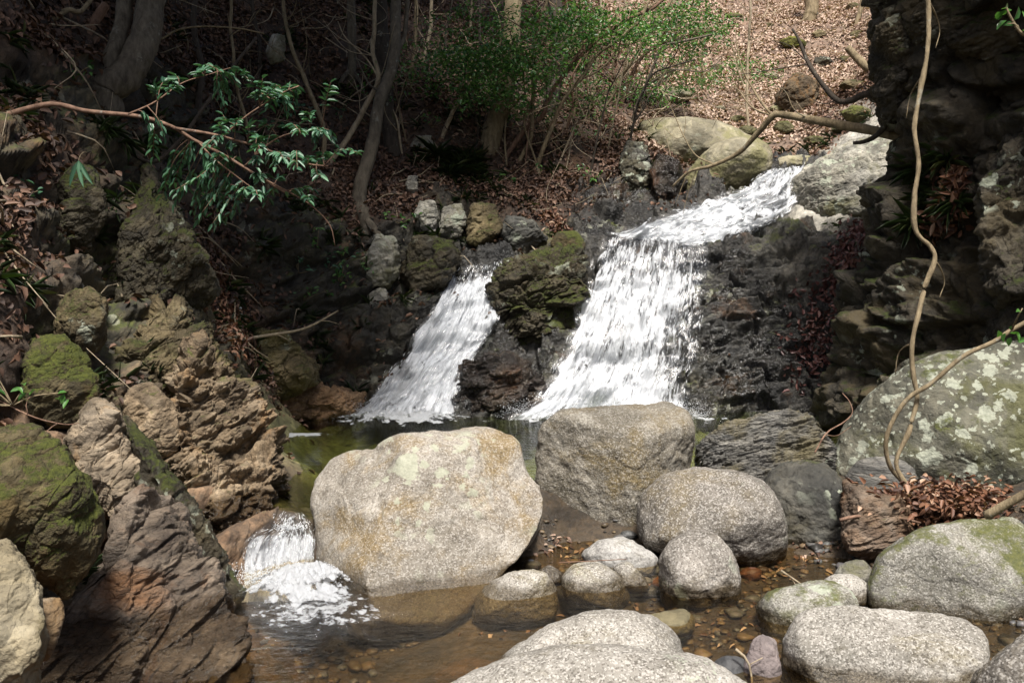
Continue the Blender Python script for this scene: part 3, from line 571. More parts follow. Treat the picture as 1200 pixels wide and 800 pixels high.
B('outcrop', [(-20,850),(0,770),(95,690),(140,600),(165,575),(200,595),(250,648),(281,700),(292,745),(285,850),(0,920)], 4.15, PURP, 'large wet purplish slab sloping down into the stream', 'rock', depth=.8, p=16, planes=[((.5,-.6,.62),.66),((.1,-.9,.3),.74)], frac=.05, fs=2.2, faniso=(1,.7,3.4), frot=(.75,.35), lv=7, rough=.03, seed=64)
B('outcrop', [(78,515),(98,482),(122,468),(152,490),(184,538),(206,576),(228,600),(226,648),(170,650),(115,600)], 4.95, BROWNP, 'pale brown broken slab above the wet purplish slab', 'rock', depth=.8, p=18, planes=[((.55,-.6,.55),.66)], frac=.07, fs=2.6, faniso=(1,.8,2.6), frot=(.8,.4), lv=7, rough=.03, seed=65)
B('outcrop', [(120,466),(140,462),(200,545),(250,620),(282,690),(275,715),(245,700),(195,620),(150,545)], 5.25, MOSSD, 'long thin dark slab slanting down beside the pale brown slab', 'rock', depth=1.6, p=14, frac=.03, fs=6, frot=(.9,.4), rough=.03, seed=66)
B('outcrop', [(176,455),(204,420),(232,400),(262,425),(290,462),(316,492),(334,528),(338,560),(322,592),(288,622),(278,660),(262,700),(226,640),(190,545)], 6.1, BROWN, 'jagged orange-brown outcrop beside the outlet of the pool', 'rock', depth=1.0, p=12, planes=[((.6,-.6,.5),.72)], frac=.10, fs=4.2, faniso=(1,1,1.7), frot=(.5,.3), lv=7, rough=.035, seed=67)
B('outcrop', [(140,480),(150,455),(180,448),(208,480),(212,530),(180,545),(150,520)], 5.6, BROWN, 'blocky brown rock above the long thin slab', 'rock', depth=.9, p=13, frac=.05, fs=5, lv=6, seed=68)
B('outcrop', [(132,455),(138,410),(158,366),(188,336),(214,342),(236,372),(266,404),(298,448),(310,490),(240,520),(165,490)], 6.6, OLIVE, 'olive mossy outcrop towering over the orange-brown outcrop', 'rock', depth=1.0, p=12, planes=[((.6,-.6,.5),.75)], frac=.10, fs=2.8, frot=(.7,.3), lv=7, rough=.03, seed=69)
B('outcrop', [(62,375),(75,345),(105,334),(126,355),(124,400),(95,425),(68,410)], 5.7, OLIVE, 'squarish olive rock half way up the bank', 'rock', p=13, frac=.05, fs=5, seed=70)
B('outcrop', [(20,440),(40,395),(75,390),(105,420),(115,465),(90,500),(40,490)], 5.1, MOSSR, 'dark mossy rock behind the bulging moss-covered block', 'rock', p=12, frac=.05, fs=5, seed=71)
B('outcrop', [(212,365),(222,342),(238,345),(252,370),(250,398),(230,405),(214,390)], 7.3, OLIVE, 'smooth greenish rock at the foot of the leafy gully', 'rock', p=8, seed=72, lv=5)
B('outcrop', [(120,330),(150,240),(175,190),(205,230),(245,300),(255,345),(225,370),(160,370)], 7.0, MOSSD, 'steep mossy rock rib high on the shaded bank', 'rock', depth=.9, p=10, frac=.05, fs=4, frot=(1.1,.3), lv=7, seed=73)
B('outcrop', [(60,235),(85,190),(115,200),(125,250),(105,300),(70,290)], 6.5, MOSSD, 'shaded mossy rock under the long bare branch', 'rock', p=10, frac=.05, fs=5, seed=74)
B('outcrop', [(275,425),(300,385),(340,390),(375,425),(378,450),(330,470),(285,465)], 8.6, OLIVE, 'grey-olive rock under the fallen dead branch', 'rock', depth=.9, p=10, frac=.05, fs=5, seed=75)
B('outcrop', [(270,470),(285,445),(340,442),(400,452),(428,460),(425,485),(370,495),(290,495)], 8.9, rock('ochre_rock',(.12,.075,.04),(.28,.18,.105),(.42,.30,.19),stain=(.22,.11,.04),stain_amt=.5,moss=.2,bump=.9,cracks=.5,wet=.3), 'low ochre rock shelf at the far edge of the pool', 'rock', depth=.45, p=10, frac=.06, fs=6, seed=76)
# --- rocks round the waterfalls
B('rock', [(528,455),(545,422),(585,414),(630,425),(650,450),(655,490),(640,505),(535,505)], 9.2, WETB, 'glistening wet rock between the feet of the two waterfalls', 'rock', depth=.7, p=9, frac=.08, fs=3.5, lv=6, rough=.04, seed=77)
B('rock', [(575,340),(590,305),(640,288),(680,290),(690,320),(680,370),(660,430),(600,430),(580,390)], 9.9, MOSSD, 'mossy dark rock dividing the two waterfalls', 'rock', depth=.7, p=10, frac=.11, fs=3, lv=7, rough=.03, seed=78)
B('rock', [(645,285),(655,270),(675,270),(686,285),(680,300),(655,302)], 10.2, MOSSR, 'small moss cushion stone on top between the waterfalls', 'rock', p=7, lv=5, seed=79)
for k, (ol, Y, mt, lab) in enumerate([
 ([(428,300),(440,275),(462,278),(470,310),(455,345),(430,340)], 10.0, PALE, 'whitish lichen rock under the leaning trunk'),
 ([(430,345),(450,335),(458,355),(440,372),(432,362)], 9.9, PALE, 'small whitish lichen stone below the larger whitish one'),
 ([(485,255),(492,235),(510,236),(514,268),(498,280)], 10.6, PALE, 'pale cracked stone directly under the grass tuft'),
 ([(513,262),(520,240),(542,238),(548,265),(535,285),(516,282)], 10.6, PALE, 'pale cracked block in the middle of the broken ledge'),
 ([(545,262),(555,238),(580,240),(590,268),(575,290),(550,288)], 10.6, OLIVE, 'tan cracked block on the broken ledge'),
 ([(585,275),(595,252),(625,258),(640,280),(620,296),(590,294)], 10.7, DARKR, 'grey lichen slab at the end of the broken ledge'),
 ([(470,330),(475,285),(500,275),(530,285),(540,305),(520,335),(490,345)], 10.1, MOSSD, 'mossy hump beside the top of the narrower waterfall'),
 ([(480,175),(488,158),(505,158),(510,178),(495,190)], 11.6, PALE, 'pale stone in the leaf litter below the thin stems'),
 ([(472,222),(478,205),(490,207),(490,225),(480,230)], 10.9, PALE, 'little pale stone near the foot of the leaning trunk'),
 ([(725,190),(735,165),(755,165),(765,200),(760,240),(735,245)], 11.9, DARKR, 'lichen spotted rock at the edge of the leafy slope'),
 ([(757,215),(770,180),(795,185),(805,215),(790,255),(762,255)], 11.8, WETB, 'black wet rock beneath the pale upper boulder'),
 ([(658,65),(665,40),(690,45),(690,75),(670,85)], 13.8, OLIVE, 'grey stone half hidden among the tangled stems'),
 ([(312,60),(320,40),(335,42),(335,72),(318,75)], 11.2, PALE, 'grey standing stone behind the evergreen twigs'),
]): B('rock', ol, Y, mt, lab, 'rock', depth=.8, p=14, frac=.07, fs=4, lv=5, seed=80 + k)
B('boulder', [(742,160),(755,140),(800,137),(845,142),(885,160),(895,180),(860,200),(780,205),(748,190)], 12.9, BUFF, 'long buff boulder behind the smoother boulder above the upper cascade', depth=.6, p=11, seed=95)
B('boulder', [(795,215),(812,190),(835,168),(868,158),(898,166),(908,182),(900,205),(868,225),(820,238),(798,230)], 12.0, BUFF, 'smooth buff boulder overhanging the upper cascade', depth=.8, p=10, planes=[((.1,-.8,-.55),.72),((.2,-.4,.9),.88)], seed=96)
B('rock', [(905,193),(915,184),(940,181),(955,185),(952,196),(915,200)], 12.4, BUFF, 'flat buff rock at the head of the upper cascade', 'rock', p=9, lv=5, seed=97)
B('outcrop', [(922,222),(940,194),(988,164),(1050,150),(1078,200),(1064,256),(1000,272),(940,272)], 11.3, PALE, 'sloping pale grey slab beside the upper cascade', 'rock', depth=.8, p=11, planes=[((-.25,-.6,.75),.7)], frac=.02, fs=4, lv=7, rough=.03, seed=98)
hs = [(930,52,16,9,'moss cushion'),(965,72,12,6,'grey flat'),(1000,100,16,8,'grey'),(935,112,26,26,'orange stained'),(875,155,14,8,'mossy'),(893,175,12,8,'mossy'),(920,150,14,9,'mossy'),(1005,135,18,12,'mossy'),(860,20,10,5,'mossy'),(790,112,20,10,'pale'),(820,98,9,5,'mossy'),(990,70,8,5,'grey'),(845,128,8,4,'pale'),(912,128,9,5,'pale'),(865,140,9,5,'mossy'),(960,40,9,5,'grey'),(1005,40,10,5,'grey'),(985,150,13,7,'mossy'),(840,80,9,5,'grey'),(905,90,9,5,'pale'),(955,165,13,6,'mossy'),(780,85,10,6,'mossy'),(1000,8,9,5,'grey'),(900,30,7,4,'grey')]
where = ['above the bare branch tip','near the broken log','beside the broken log','with a hollow face','under the forked branch','beside the buff boulder','under the bare branch','next to the cliff edge','at the top of the slope','under the tangled stems','in the leaf litter','on the steep slope','below the thin pale stem','in the open litter','above the long buff boulder','high on the hillside','high beside the cliff','above the pale slab','beside the pale stem','under the dark twigs','above the flat buff rock','in the shade of the shrubs','at the top by the cliff','high above the twigs']
mt_ = {'moss cushion': rock('bright_moss_rock',(.05,.055,.01),(.12,.125,.02),(.2,.2,.06),moss=.9,mosscol=((.07,.08,.008),(.22,.22,.03)),bump=.8), 'grey flat': DARKR, 'grey': OLIVE, 'orange stained': rock('orange_rock',(.04,.03,.02),(.10,.075,.045),(.2,.14,.09),stain=(.25,.12,.03),stain_amt=.3,moss=.45,bump=.9,cracks=.5), 'mossy': rock('green_moss_rock',(.06,.06,.025),(.13,.125,.06),(.22,.21,.13),moss=.75,mosscol=((.04,.05,.006),(.15,.16,.03)),bump=.8), 'pale': BUFF}
for k, ((x, y, w, h, kd), wh) in enumerate(zip(hs, where)):
    a = np.linspace(0, 2 * np.pi, 8)[:-1] + k; Yp = hit(x, y + h * .6)[1]
    B('rock', [(x + w * math.cos(t) * (1 + .2 * math.sin(2 * t + k)), y + h * math.sin(t)) for t in a], Yp, mt_[kd], f'{kd} rock on the open hillside {wh}', 'rock', depth=.9, p=9, lv=5, frac=.05, fs=5, seed=110 + k, group='rocks scattered on the open hillside')

# ------------------------------------------------------------------ the cliff
path = catmull([(5.6, 2.4), (4.7, 3.6), (4.15, 4.9), (3.75, 5.9), (3.4, 6.7), (3.05, 7.4), (2.9, 8.05), (3.3, 8.7), (4.8, 9.4)], 420)
zs = np.linspace(-.5, 5.2, 420)
t_ = np.gradient(path, axis=0); t_ /= np.linalg.norm(t_, axis=1)[:, None]
nrm = np.stack([-t_[:, 1], t_[:, 0]], 1)                    # points to the stream
prof_z = [-.5, .3, .8, 1.3, 1.8, 2.2, 2.6, 3.2, 3.8, 5, 6.5]
prof_far = [.26, .28, .30, .18, .04, -.08, -.10, .0, .08, .1, .1]
prof_near = [.05, .05, .0, .05, .0, -.1, -.05, .1, .2, .3, .3]
of = np.interp(zs, prof_z, prof_far); on = np.interp(zs, prof_z, prof_near)
kf = sstep(6.4, 7.8, path[:, 1])
off = on[:, None] * (1 - kf)[None] + of[:, None] * kf[None]
# recess behind the dead ferns and a dark cleft
rec = np.exp(-((path[:, 1] - 7.0) / .4) ** 2)[None] * (sstep(1.2, 1.8, zs) - sstep(3.2, 3.6, zs))[:, None]
off = off - .16 * rec
CG = np.zeros((420, 420, 3)); CG[..., 0] = path[None, :, 0] + nrm[None, :, 0] * off; CG[..., 1] = path[None, :, 1] + nrm[None, :, 1] * off; CG[..., 2] = zs[:, None]
CN = gnormals(CG)
if (CN[200, 210] * np.array((-1, 0, 0))).sum() < 0: CN = -CN
p = CG.reshape(-1, 3); q = (p @ (rotm('y', -.5) @ rotm('x', .3)).T) * np.array((1.5, 1.5, 2.4))
f1, e1 = fracture(q, 13, .15); f2, e2 = fracture(q * 2.6, 14, .12); f3, e3 = fracture(q * 6, 15, .12)
d = .26 * f1 + .10 * f2 + .04 * f3 - .03 * (1 - sstep(0, .1, e1)) - .015 * (1 - sstep(0, .1, e2)) + .1 * fbm(p * 1.2, 5, 61)
d = d * .85
CV = p + CN.reshape(-1, 3) * d[:, None]; CG2 = CV.reshape(CG.shape)
CLIFF = rock('cliff_rock', (.014, .013, .010), (.05, .043, .03), (.13, .118, .09), stain=(.06, .045, .02), stain_amt=.5, moss=.6, mosscol=((.014, .022, .003), (.075, .095, .014)), lichen=.4, lscale=5, bump=1., cracks=.5, rough=.75, patch=1.3)
cliff = mesh('cliff', CV, quads(420, 420), CLIFF, loc=(2.9, 6, -.5))
tag(cliff, 'tall dark overhanging cliff with moss behind the hanging vine', 'cliff')
CB = bvh_of(CG2, 3)
for ol, Y, mt, sd_ in [([(1148,200),(1190,150),(1250,140),(1270,260),(1260,390),(1170,390),(1150,300)], 7.0, CLIFF, 1), ([(1150,400),(1180,330),(1260,320),(1270,440),(1180,440)], 6.9, CLIFF, 2), ([(1018,60),(1040,10),(1075,0),(1085,60),(1070,140),(1040,150),(1025,110)], 7.9, CLIFF, 3), ([(1060,40),(1100,-20),(1240,-30),(1260,60),(1200,80),(1110,80)], 7.4, CLIFF, 4), ([(1000,400),(1020,340),(1060,330),(1080,400),(1060,470),(1010,470)], 8.1, MOSSD, 5)]:
    boulder('rock_outcrop', ol, Y, mt, None, depth=.9, p=12, frac=.06, fs=4, lv=6, rough=.03, seed=150 + sd_, parent=cliff)
# ------------------------------------------------------------------ water
def water_mat(name, tint, wave, wscale, rough=.03):
    m = M(name); co = m.n('ShaderNodeTexCoord').outputs['Object']
    mp = m.n('ShaderNodeMapping'); mp.inputs['Scale'].default_value = (1, 1.6, 1); m.set(mp.inputs[0], co)
    h = m.math('ADD', m.noise(mp.outputs[0], wscale, 5, .6, .4), m.math('MULTIPLY', m.noise(mp.outputs[0], wscale * 3.1, 3, .6, .6), .3))
    nb = m.bump(h, wave, .05)
    fr = m.n('ShaderNodeFresnel'); fr.inputs['IOR'].default_value = 1.33; m.set(fr.inputs['Normal'], nb)
    tr = m.n('ShaderNodeBsdfTransparent'); m.set(tr.inputs[0], tint)
    gl = m.n('ShaderNodeBsdfGlossy'); gl.inputs['Roughness'].default_value = rough; m.set(gl.inputs['Normal'], nb)
    mx = m.n('ShaderNodeMixShader'); m.set(mx.inputs[0], fr.outputs[0]); m.set(mx.inputs[1], tr.outputs[0]); m.set(mx.inputs[2], gl.outputs[0])
    return m.end(mx.outputs[0])
POOLW = water_mat('pool_water', (.80, .86, .55), .4, 9)
LOWW = water_mat('stream_water', (.86, .76, .56), .28, 11)
def sheet(name, xs, ys, z, mat, front=None):
    X, Y = np.meshgrid(xs, ys)
    if front is not None:
        f = np.interp(xs, *front); Y = f[None] + (Y - ys[0]) / (ys[-1] - ys[0]) * (ys[-1] - f[None])
    V = np.stack([X.ravel(), Y.ravel(), np.full(X.size, z)], 1)
    return mesh(name, V, quads(len(ys), len(xs)), mat)
w1 = sheet('water', np.linspace(-2.8, 3.6, 120), np.linspace(5.5, 9.5, 80), .25, POOLW, ([-2.8, -1.65, -1.0, -.85, 0, .7, 1.4, 2.1, 3], [5.7, 5.66, 5.66, 5.9, 6.1, 6.45, 6.85, 7.1, 7.2]))
tag(w1, 'calm green pool below the two waterfalls', kind='structure')
w2 = sheet('water', np.linspace(-2.2, 4.2, 120), np.linspace(-3.9, 6.15, 120), 0, LOWW)
tag(w2, 'clear shallow amber stream between the stones', kind='structure')

def white_mat(name, ax, ay, alb, bmp, lo_, hi_):
    m = M(name)
    uv = m.n('ShaderNodeTexCoord').outputs['UV']
    def aniso(sx, sy, det=5, rough=.65, dist=.3):
        mp = m.n('ShaderNodeMapping'); mp.inputs['Scale'].default_value = (sx, sy, 1); m.set(mp.inputs[0], uv)
        return m.noise(mp.outputs[0], 1, det, rough, dist)
    den = m.attr('whiteness')
    a = m.math('ADD', m.math('MULTIPLY', aniso(ax, ay, 7, .7, .12), .8), m.math('MULTIPLY', aniso(ax * .3, ay * .42, 3, .6, .1), .4))
    alpha = m.step(m.math('ADD', a, m.math('SUBTRACT', den, .5)), .52, .68)
    nb = m.bump(a, bmp, .05)
    pw = m.pbr(tuple(alb * v for v in (.96, .985, 1.02)), .45, nb, .5)
    tl = m.n('ShaderNodeBsdfTranslucent'); m.set(tl.inputs[0], (*(alb * v for v in (.95, .98, 1.01)),)); m.set(tl.inputs[1], nb)
    wm = m.n('ShaderNodeMixShader'); wm.inputs[0].default_value = .3; m.set(wm.inputs[1], pw); m.set(wm.inputs[2], tl.outputs[0])
    tr = m.n('ShaderNodeBsdfTransparent'); gl = m.n('ShaderNodeBsdfGlossy'); gl.inputs['Roughness'].default_value = .12; m.set(gl.inputs['Normal'], nb)
    cl = m.n('ShaderNodeMixShader'); cl.inputs[0].default_value = .06; m.set(cl.inputs[1], tr.outputs[0]); m.set(cl.inputs[2], gl.outputs[0])
    edge = m.step(den, .02, .22)
    cl2 = m.n('ShaderNodeMixShader'); m.set(cl2.inputs[0], edge); m.set(cl2.inputs[1], tr.outputs[0]); m.set(cl2.inputs[2], cl.outputs[0])
    fin = m.n('ShaderNodeMixShader'); m.set(fin.inputs[0], m.math('MULTIPLY', alpha, m.step(den, .0, .25))); m.set(fin.inputs[1], cl2.outputs[0]); m.set(fin.inputs[2], wm.outputs[0])
    return m.end(fin.outputs[0])
WHITE = white_mat('white_water', 26, 3.6, .79, .45, .50, .80)
FOAM = white_mat('white_foam', 24, 24, .66, 1.0, .46, .86)
CHUTE = white_mat('rushing_water', 30, 5, .60, .7, .50, .86)
m = M('foam_drops'); pw = m.pbr((.88, .90, .92), .35, None, .5)
tl = m.n('ShaderNodeBsdfTranslucent'); m.set(tl.inputs[0], (.88, .9, .92))
wm = m.n('ShaderNodeMixShader'); wm.inputs[0].default_value = .35; m.set(wm.inputs[1], pw); m.set(wm.inputs[2], tl.outputs[0])
DROPS = m.end(wm.outputs[0])

def smooth2(A, k, ax):
    for _ in range(k):
        A = .25 * np.roll(A, 1, ax) + .5 * A + .25 * np.roll(A, -1, ax) if False else np.apply_along_axis(lambda v: np.convolve(np.pad(v, 1, 'edge'), (.25, .5, .25), 'valid'), ax, A)
    return A
def blobs(C, D, L, W):
    """water drops drawn out along D"""
    n = len(C); D = D / (np.linalg.norm(D, axis=1)[:, None] + 1e-9); S = np.cross(D, rvec(n)); S /= np.linalg.norm(S, axis=1)[:, None]; T = np.cross(D, S)
    L = L[:, None]; W = W[:, None]
    V = np.stack([C - D * L * .6, C + S * W - D * L * .1, C + T * W * .8, C - S * W * .9 + D * L * .12, C - T * W * .8 - D * L * .08, C + D * L * .5], 1).reshape(-1, 3)
    b = (np.arange(n) * 6)[:, None, None]
    f = np.array([(0, 2, 1), (0, 3, 2), (0, 4, 3), (0, 1, 4), (5, 1, 2), (5, 2, 3), (5, 3, 4), (5, 4, 1)])[None]
    return V, (b + f).reshape(-1, 3)
def fall(name, left, right, label, nb, size=1., nu=70, nv=130, layers=((.04, .62), (.10, .42)), zlimit=None, lift=0., gapseed=0, dfun=None, lump=0., mat=None):
    Lc, Rc = catmull(left, nv), catmull(right, nv)
    u = np.linspace(0, 1, nu)[None, :, None]
    px = Lc[:, None] * (1 - u) + Rc[:, None] * u
    W0 = np.zeros((nv, nu, 3))
    for i in range(nv):
        for j in range(nu): W0[i, j] = hit(px[i, j, 0], px[i, j, 1])
    Yd = W0[..., 1]
    # hold the water on the crests of the rock, then smooth it
    Ym = Yd.copy()
    for s in (-3, -2, -1, 1, 2, 3):
        Ym = np.minimum(Ym, np.concatenate([np.repeat(Yd[:1], max(0, s), 0), Yd[max(0, -s):nv - max(0, s)], np.repeat(Yd[-1:], max(0, -s), 0)]))
    Ym = smooth2(smooth2(Ym, 12, 0), 8, 1)
    root = empty(name, W0[-1, nu // 2]); tag(root, label, 'waterfall')
    vv, uu = np.meshgrid(np.linspace(0, 1, nv), np.linspace(0, 1, nu), indexing='ij')
    base = None
    for li, (off, dens) in enumerate(layers):
        Y = Ym - off - lift
        G_ = np.stack([P(px[i, j, 0], px[i, j, 1], Y[i, j]) for i in range(nv) for j in range(nu)]).reshape(nv, nu, 3)
        su = np.concatenate([np.zeros((nv, 1)), np.cumsum(np.linalg.norm(np.diff(G_, axis=1), axis=2), 1)], 1)
        sv = np.concatenate([np.zeros((1, nu)), np.cumsum(np.linalg.norm(np.diff(G_, axis=0), axis=2), 0)], 0)
        sw = uu * su[:, -1].mean() * 1.; sl = np.repeat(sv.mean(1)[:, None], nu, 1)
        Nn = gnormals(G_); Nn = np.where((Nn[..., 1:2] > 0), -Nn, Nn)
        q = np.stack([sw * 9, sl * 2.6, np.full_like(su, 3. * li + gapseed)], -1).reshape(-1, 3)
        G_ = G_ + Nn * ((.035 * size + lump) * fbm(q, 4, 70 + li)).reshape(nv, nu, 1)
        ed = np.minimum(uu, 1 - uu) * 2; wob = .12 * gnoise(np.stack([uu * 3, sv * 4, sv * 0 + gapseed], -1).reshape(-1, 3), 77).reshape(nv, nu)
        de = dens * sstep(0, .2, ed + wob) * sstep(0, .03, 1 - vv) * sstep(0, .02, vv)
        if dfun is not None: de = de * dfun(uu, vv)
        mesh('water_sheet' if li == 0 else 'white_water', G_.reshape(-1, 3), quads(nv, nu), mat or WHITE, root, attrs={'whiteness': np.clip(de, 0, 1).ravel()}, uv=np.stack([sw + li * 3.3 + gapseed, sl], -1).reshape(-1, 2))
        if li == 0: base = G_; bn = Nn; d0 = de / max(dens, 1e-6); S0 = (sw, sl)
    # drops and torn strands riding on the sheet
    n = nb * 4; i = rng.integers(0, nv - 1, n); j = rng.integers(0, nu - 1, n)
    cl = fbm(np.stack([S0[0][i, j] * 11, S0[1][i, j] * 3, i * 0. + gapseed], 1), 3, 78)
    keep = rng.random(n) < np.clip(d0[i, j] * (.45 + .9 * cl), .0, 1) * np.clip(.25 + d0[i, j], 0, 1)
    i, j = i[keep][:nb], j[keep][:nb]; n = len(i)
    f = rng.random((n, 2))
    C = base[i, j] + (base[i + 1, j] - base[i, j]) * f[:, :1] + (base[i, j + 1] - base[i, j]) * f[:, 1:]
    D = base[i + 1, j] - base[i, j]; D = D / (np.linalg.norm(D, axis=1)[:, None] + 1e-9) + .18 * rng.normal(size=(n, 3))
    C = C + bn[i, j] * (rng.random(n)[:, None] ** 1.5 * .055 * size - .008)
    L = rng.uniform(.02, .10, n) * size * rng.uniform(.5, 1, n); Wd = rng.uniform(.0016, .0045, n) * size
    V, F = blobs(C, D, L, Wd)
    tag(mesh('drops', V, F, DROPS, root), kind='stuff')
    return root
def foam(name, cx, cy, rx, ry, z, mat, parent=None, dens=.6, n=110, label=None, hgt=.02, rot=0., pts=0):
    X, Y = np.meshgrid(np.linspace(-1, 1, n), np.linspace(-1, 1, n)); r = np.sqrt(X ** 2 + Y ** 2)
    q = np.stack([X.ravel() * rx * 7, Y.ravel() * ry * 7, X.ravel() * 0], 1); nz = fbm(q, 4, 81).reshape(n, n)
    fine = fbm(np.stack([X.ravel() * rx * 26, Y.ravel() * ry * 26, X.ravel() * 0], 1), 3, 83).reshape(n, n)
    de = dens * (1 - sstep(.25, 1., r + .4 * nz + .12 * fine))
    cr, sr = math.cos(rot), math.sin(rot)
    V = np.stack([cx + (X * rx * cr - Y * ry * sr).ravel(), cy + (X * rx * sr + Y * ry * cr).ravel(), z + (hgt * (1 - sstep(.2, 1, r)) * (1 + .8 * nz + .5 * fine)).ravel()], 1)
    o = mesh(name, V, quads(n, n), mat, parent, attrs={'whiteness': np.clip(de, 0, 1).ravel()}, uv=np.stack([X.ravel() * rx, Y.ravel() * ry], 1))
    tag(o, label, kind='stuff'); return o
def splash(parent, C, n, spread, hgt, size=1.):
    k = rng.integers(0, len(C), n); p = C[k] + rng.normal(size=(n, 3)) * np.array((spread, spread * .6, 0)); p[:, 2] += np.abs(rng.normal(size=n)) * hgt
    V, F = blobs(p, rvec(n) * np.array((1, 1, .6)), rng.uniform(.008, .03, n) * size, rng.uniform(.003, .009, n) * size)
    tag(mesh('spray', V, F, DROPS, parent), kind='stuff')
def line(a, b, n): return np.linspace(a, b, n)
mf_ = fall('waterfall', [(704,276),(684,325),(668,375),(648,425),(622,465),(582,494)], [(834,272),(834,325),(826,375),(820,425),(812,465),(822,492)],
           'broad main waterfall dropping behind the flat-topped boulder', 2600, 1.0, nu=100, nv=150,
           layers=((.05, .62), (.12, .48), (.17, .34)), dfun=lambda u, v: (.82 + .18 * sstep(.05, .25, v)) * (.9 + .12 * sstep(.6, .9, v)) * (1 - .22 * sstep(.66, .85, u)))
fw = [P(x, 489, 8.95) for x in range(600, 825, 12)]
foam('foam', .95, 8.72, 1.25, .55, .262, FOAM, mf_, .74, hgt=.06); splash(mf_, np.array(fw) * (1, 1, 0) + (0, -.08, .25), 6000, .07, .07, .38)
lf_ = fall('waterfall', [(532,312),(508,355),(478,400),(452,440),(428,468),(392,489)], [(593,304),(590,340),(582,385),(562,412),(546,445),(538,490)],
           'narrower waterfall fanning out over dark rock beside the mossy bank', 1700, .95, layers=((.05, .64), (.11, .5), (.15, .36)), gapseed=5, dfun=lambda u, v: .45 + .55 * sstep(.03, .15, v))
foam('foam', -.98, 8.72, .85, .5, .262, FOAM, lf_, .74, hgt=.055); splash(lf_, np.array([P(x, 489, 8.95) for x in range(400, 540, 10)]) * (1, 1, 0) + (0, -.05, .25), 4000, .06, .06, .38)
up_ = fall('waterfall', [(902,199),(884,210),(866,222),(840,230),(808,240),(776,254),(742,266),(702,276)], [(943,192),(946,214),(938,238),(918,256),(895,268),(872,274),(846,281),(812,290)],
           'upper cascade tumbling out from under the smooth buff boulder', 1500, 1.0, nu=70, nv=120, layers=((.07, .56), (.14, .42), (.2, .3)), gapseed=9, lump=.055)
sm_ = fall('waterfall', [(322,600),(310,615),(284,633),(277,655),(276,680),(270,708)], [(358,600),(366,614),(372,632),(370,655),(372,680),(384,708)],
           'small cascade spilling from the pool beside the largest boulder', 900, .6, nu=60, nv=90, layers=((.025, .62), (.05, .46)), gapseed=14, dfun=lambda u, v: .45 + .5 * sstep(.2, .42, v), mat=CHUTE)
c = P(345, 712, 4.85)
foam('foam', c[0] + .02, 4.98, .40, .55, .012, FOAM, sm_, .74, hgt=.06); foam('foam', c[0] + .16, 4.66, .5, .5, .008, FOAM, sm_, .52, hgt=.014, rot=.5); foam('foam', c[0] - .02, 4.3, .3, .3, .006, FOAM, sm_, .36, hgt=.008, rot=.9)
splash(sm_, np.array([P(x, y, Y) for x in range(285, 375, 8) for y, Y in ((690, 5.1), (705, 4.98))]) * (1, 1, 0) + (0, 0, .02), 2600, .06, .03, .36)
splash(sm_, np.array([P(x, 620, 5.55) for x in range(305, 360, 8)]) + (0, 0, .0), 500, .03, .02, .45)
c = P(352, 512, 7.98); o = foam('foam_streak', c[0], c[1], .34, .13, .256, FOAM, None, .8, 80, 'thin white streak of foam floating on the green pool', hgt=.006)
# gravel lying in the shallows
cand = rng.uniform((-1.3, 2.6), (3.2, 6.4), (14000, 2)); cl = fbm(np.c_[cand * 1.1, cand[:, 0] * 0], 3, 91)
cand = cand[(cl + .35 * (cand[:, 0] > .2)) > .05][:3600]
V0, F0 = ico(1); Vs, Fs, cs = [], [], []
for k, (x, y) in enumerate(cand):
    s = rng.uniform(.008, .03) * (1 if rng.random() < .9 else 1.7); R0 = rotm('z', rng.random() * 6.3)
    Vs.append(((V0 * (1 + .18 * rng.normal(size=(len(V0), 1)))) * (s, s * rng.uniform(.6, 1), s * rng.uniform(.35, .6))) @ R0.T + (x, y, zat(x, y, 1.) + s * .2)); Fs.append(F0 + k * len(V0)); cs.append(np.full(len(V0), rng.random()))
m = M('gravel'); r = m.attr('rnd'); col = m.ramp(r, [(0, (.03, .028, .026)), (.12, (.09, .065, .04)), (.5, (.17, .12, .07)), (.75, (.11, .105, .10)), (1, (.3, .27, .23))], 'CONSTANT')
GRAVEL = m.end(m.pbr(m.mix(.4, col, m.mix(1, col, m.noise(m.geo('Position'), 60, 4, col=True), 'MULTIPLY')), .5))
tag(mesh('gravel', np.concatenate(Vs), np.concatenate(Fs), GRAVEL, attrs={'rnd': np.concatenate(cs)}), 'brown and grey gravel scattered over the stream bed', kind='stuff')
# ------------------------------------------------------------------ plants
def bark(name, dark, light, sc_=1.):
    m = M(name); co = m.n('ShaderNodeTexCoord').outputs['Object']
    mp = m.n('ShaderNodeMapping'); mp.inputs['Scale'].default_value = (1, 1, .35); m.set(mp.inputs[0], co)
    n1 = m.noise(mp.outputs[0], 22 * sc_, 8, .7); col = m.ramp(n1, [(.32, dark), (.68, light)])
    col = m.mix(m.math('MULTIPLY', m.step(m.noise(co, 9, 5, .7), .6, .68), .6), col, (.26, .26, .22))
    col = m.mix(m.math('MULTIPLY', m.step(m.noise(co, 5, 5, .7), .62, .75), .6), col, (.05, .06, .015))
    return m.end(m.pbr(col, .85, m.bump(m.noise(mp.outputs[0], 45 * sc_, 6, .7), .7, .02), .3))
BK_GREY = bark('grey_bark', (.045, .036, .026), (.16, .135, .10)); BK_DARK = bark('dark_bark', (.02, .016, .012), (.07, .055, .042)); BK_PALE = bark('pale_bark', (.16, .125, .08), (.44, .36, .25)); BK_RED = bark('reddish_bark', (.09, .05, .032), (.26, .16, .11)); BK_TAN = bark('tan_bark', (.10, .075, .042), (.31, .245, .15))
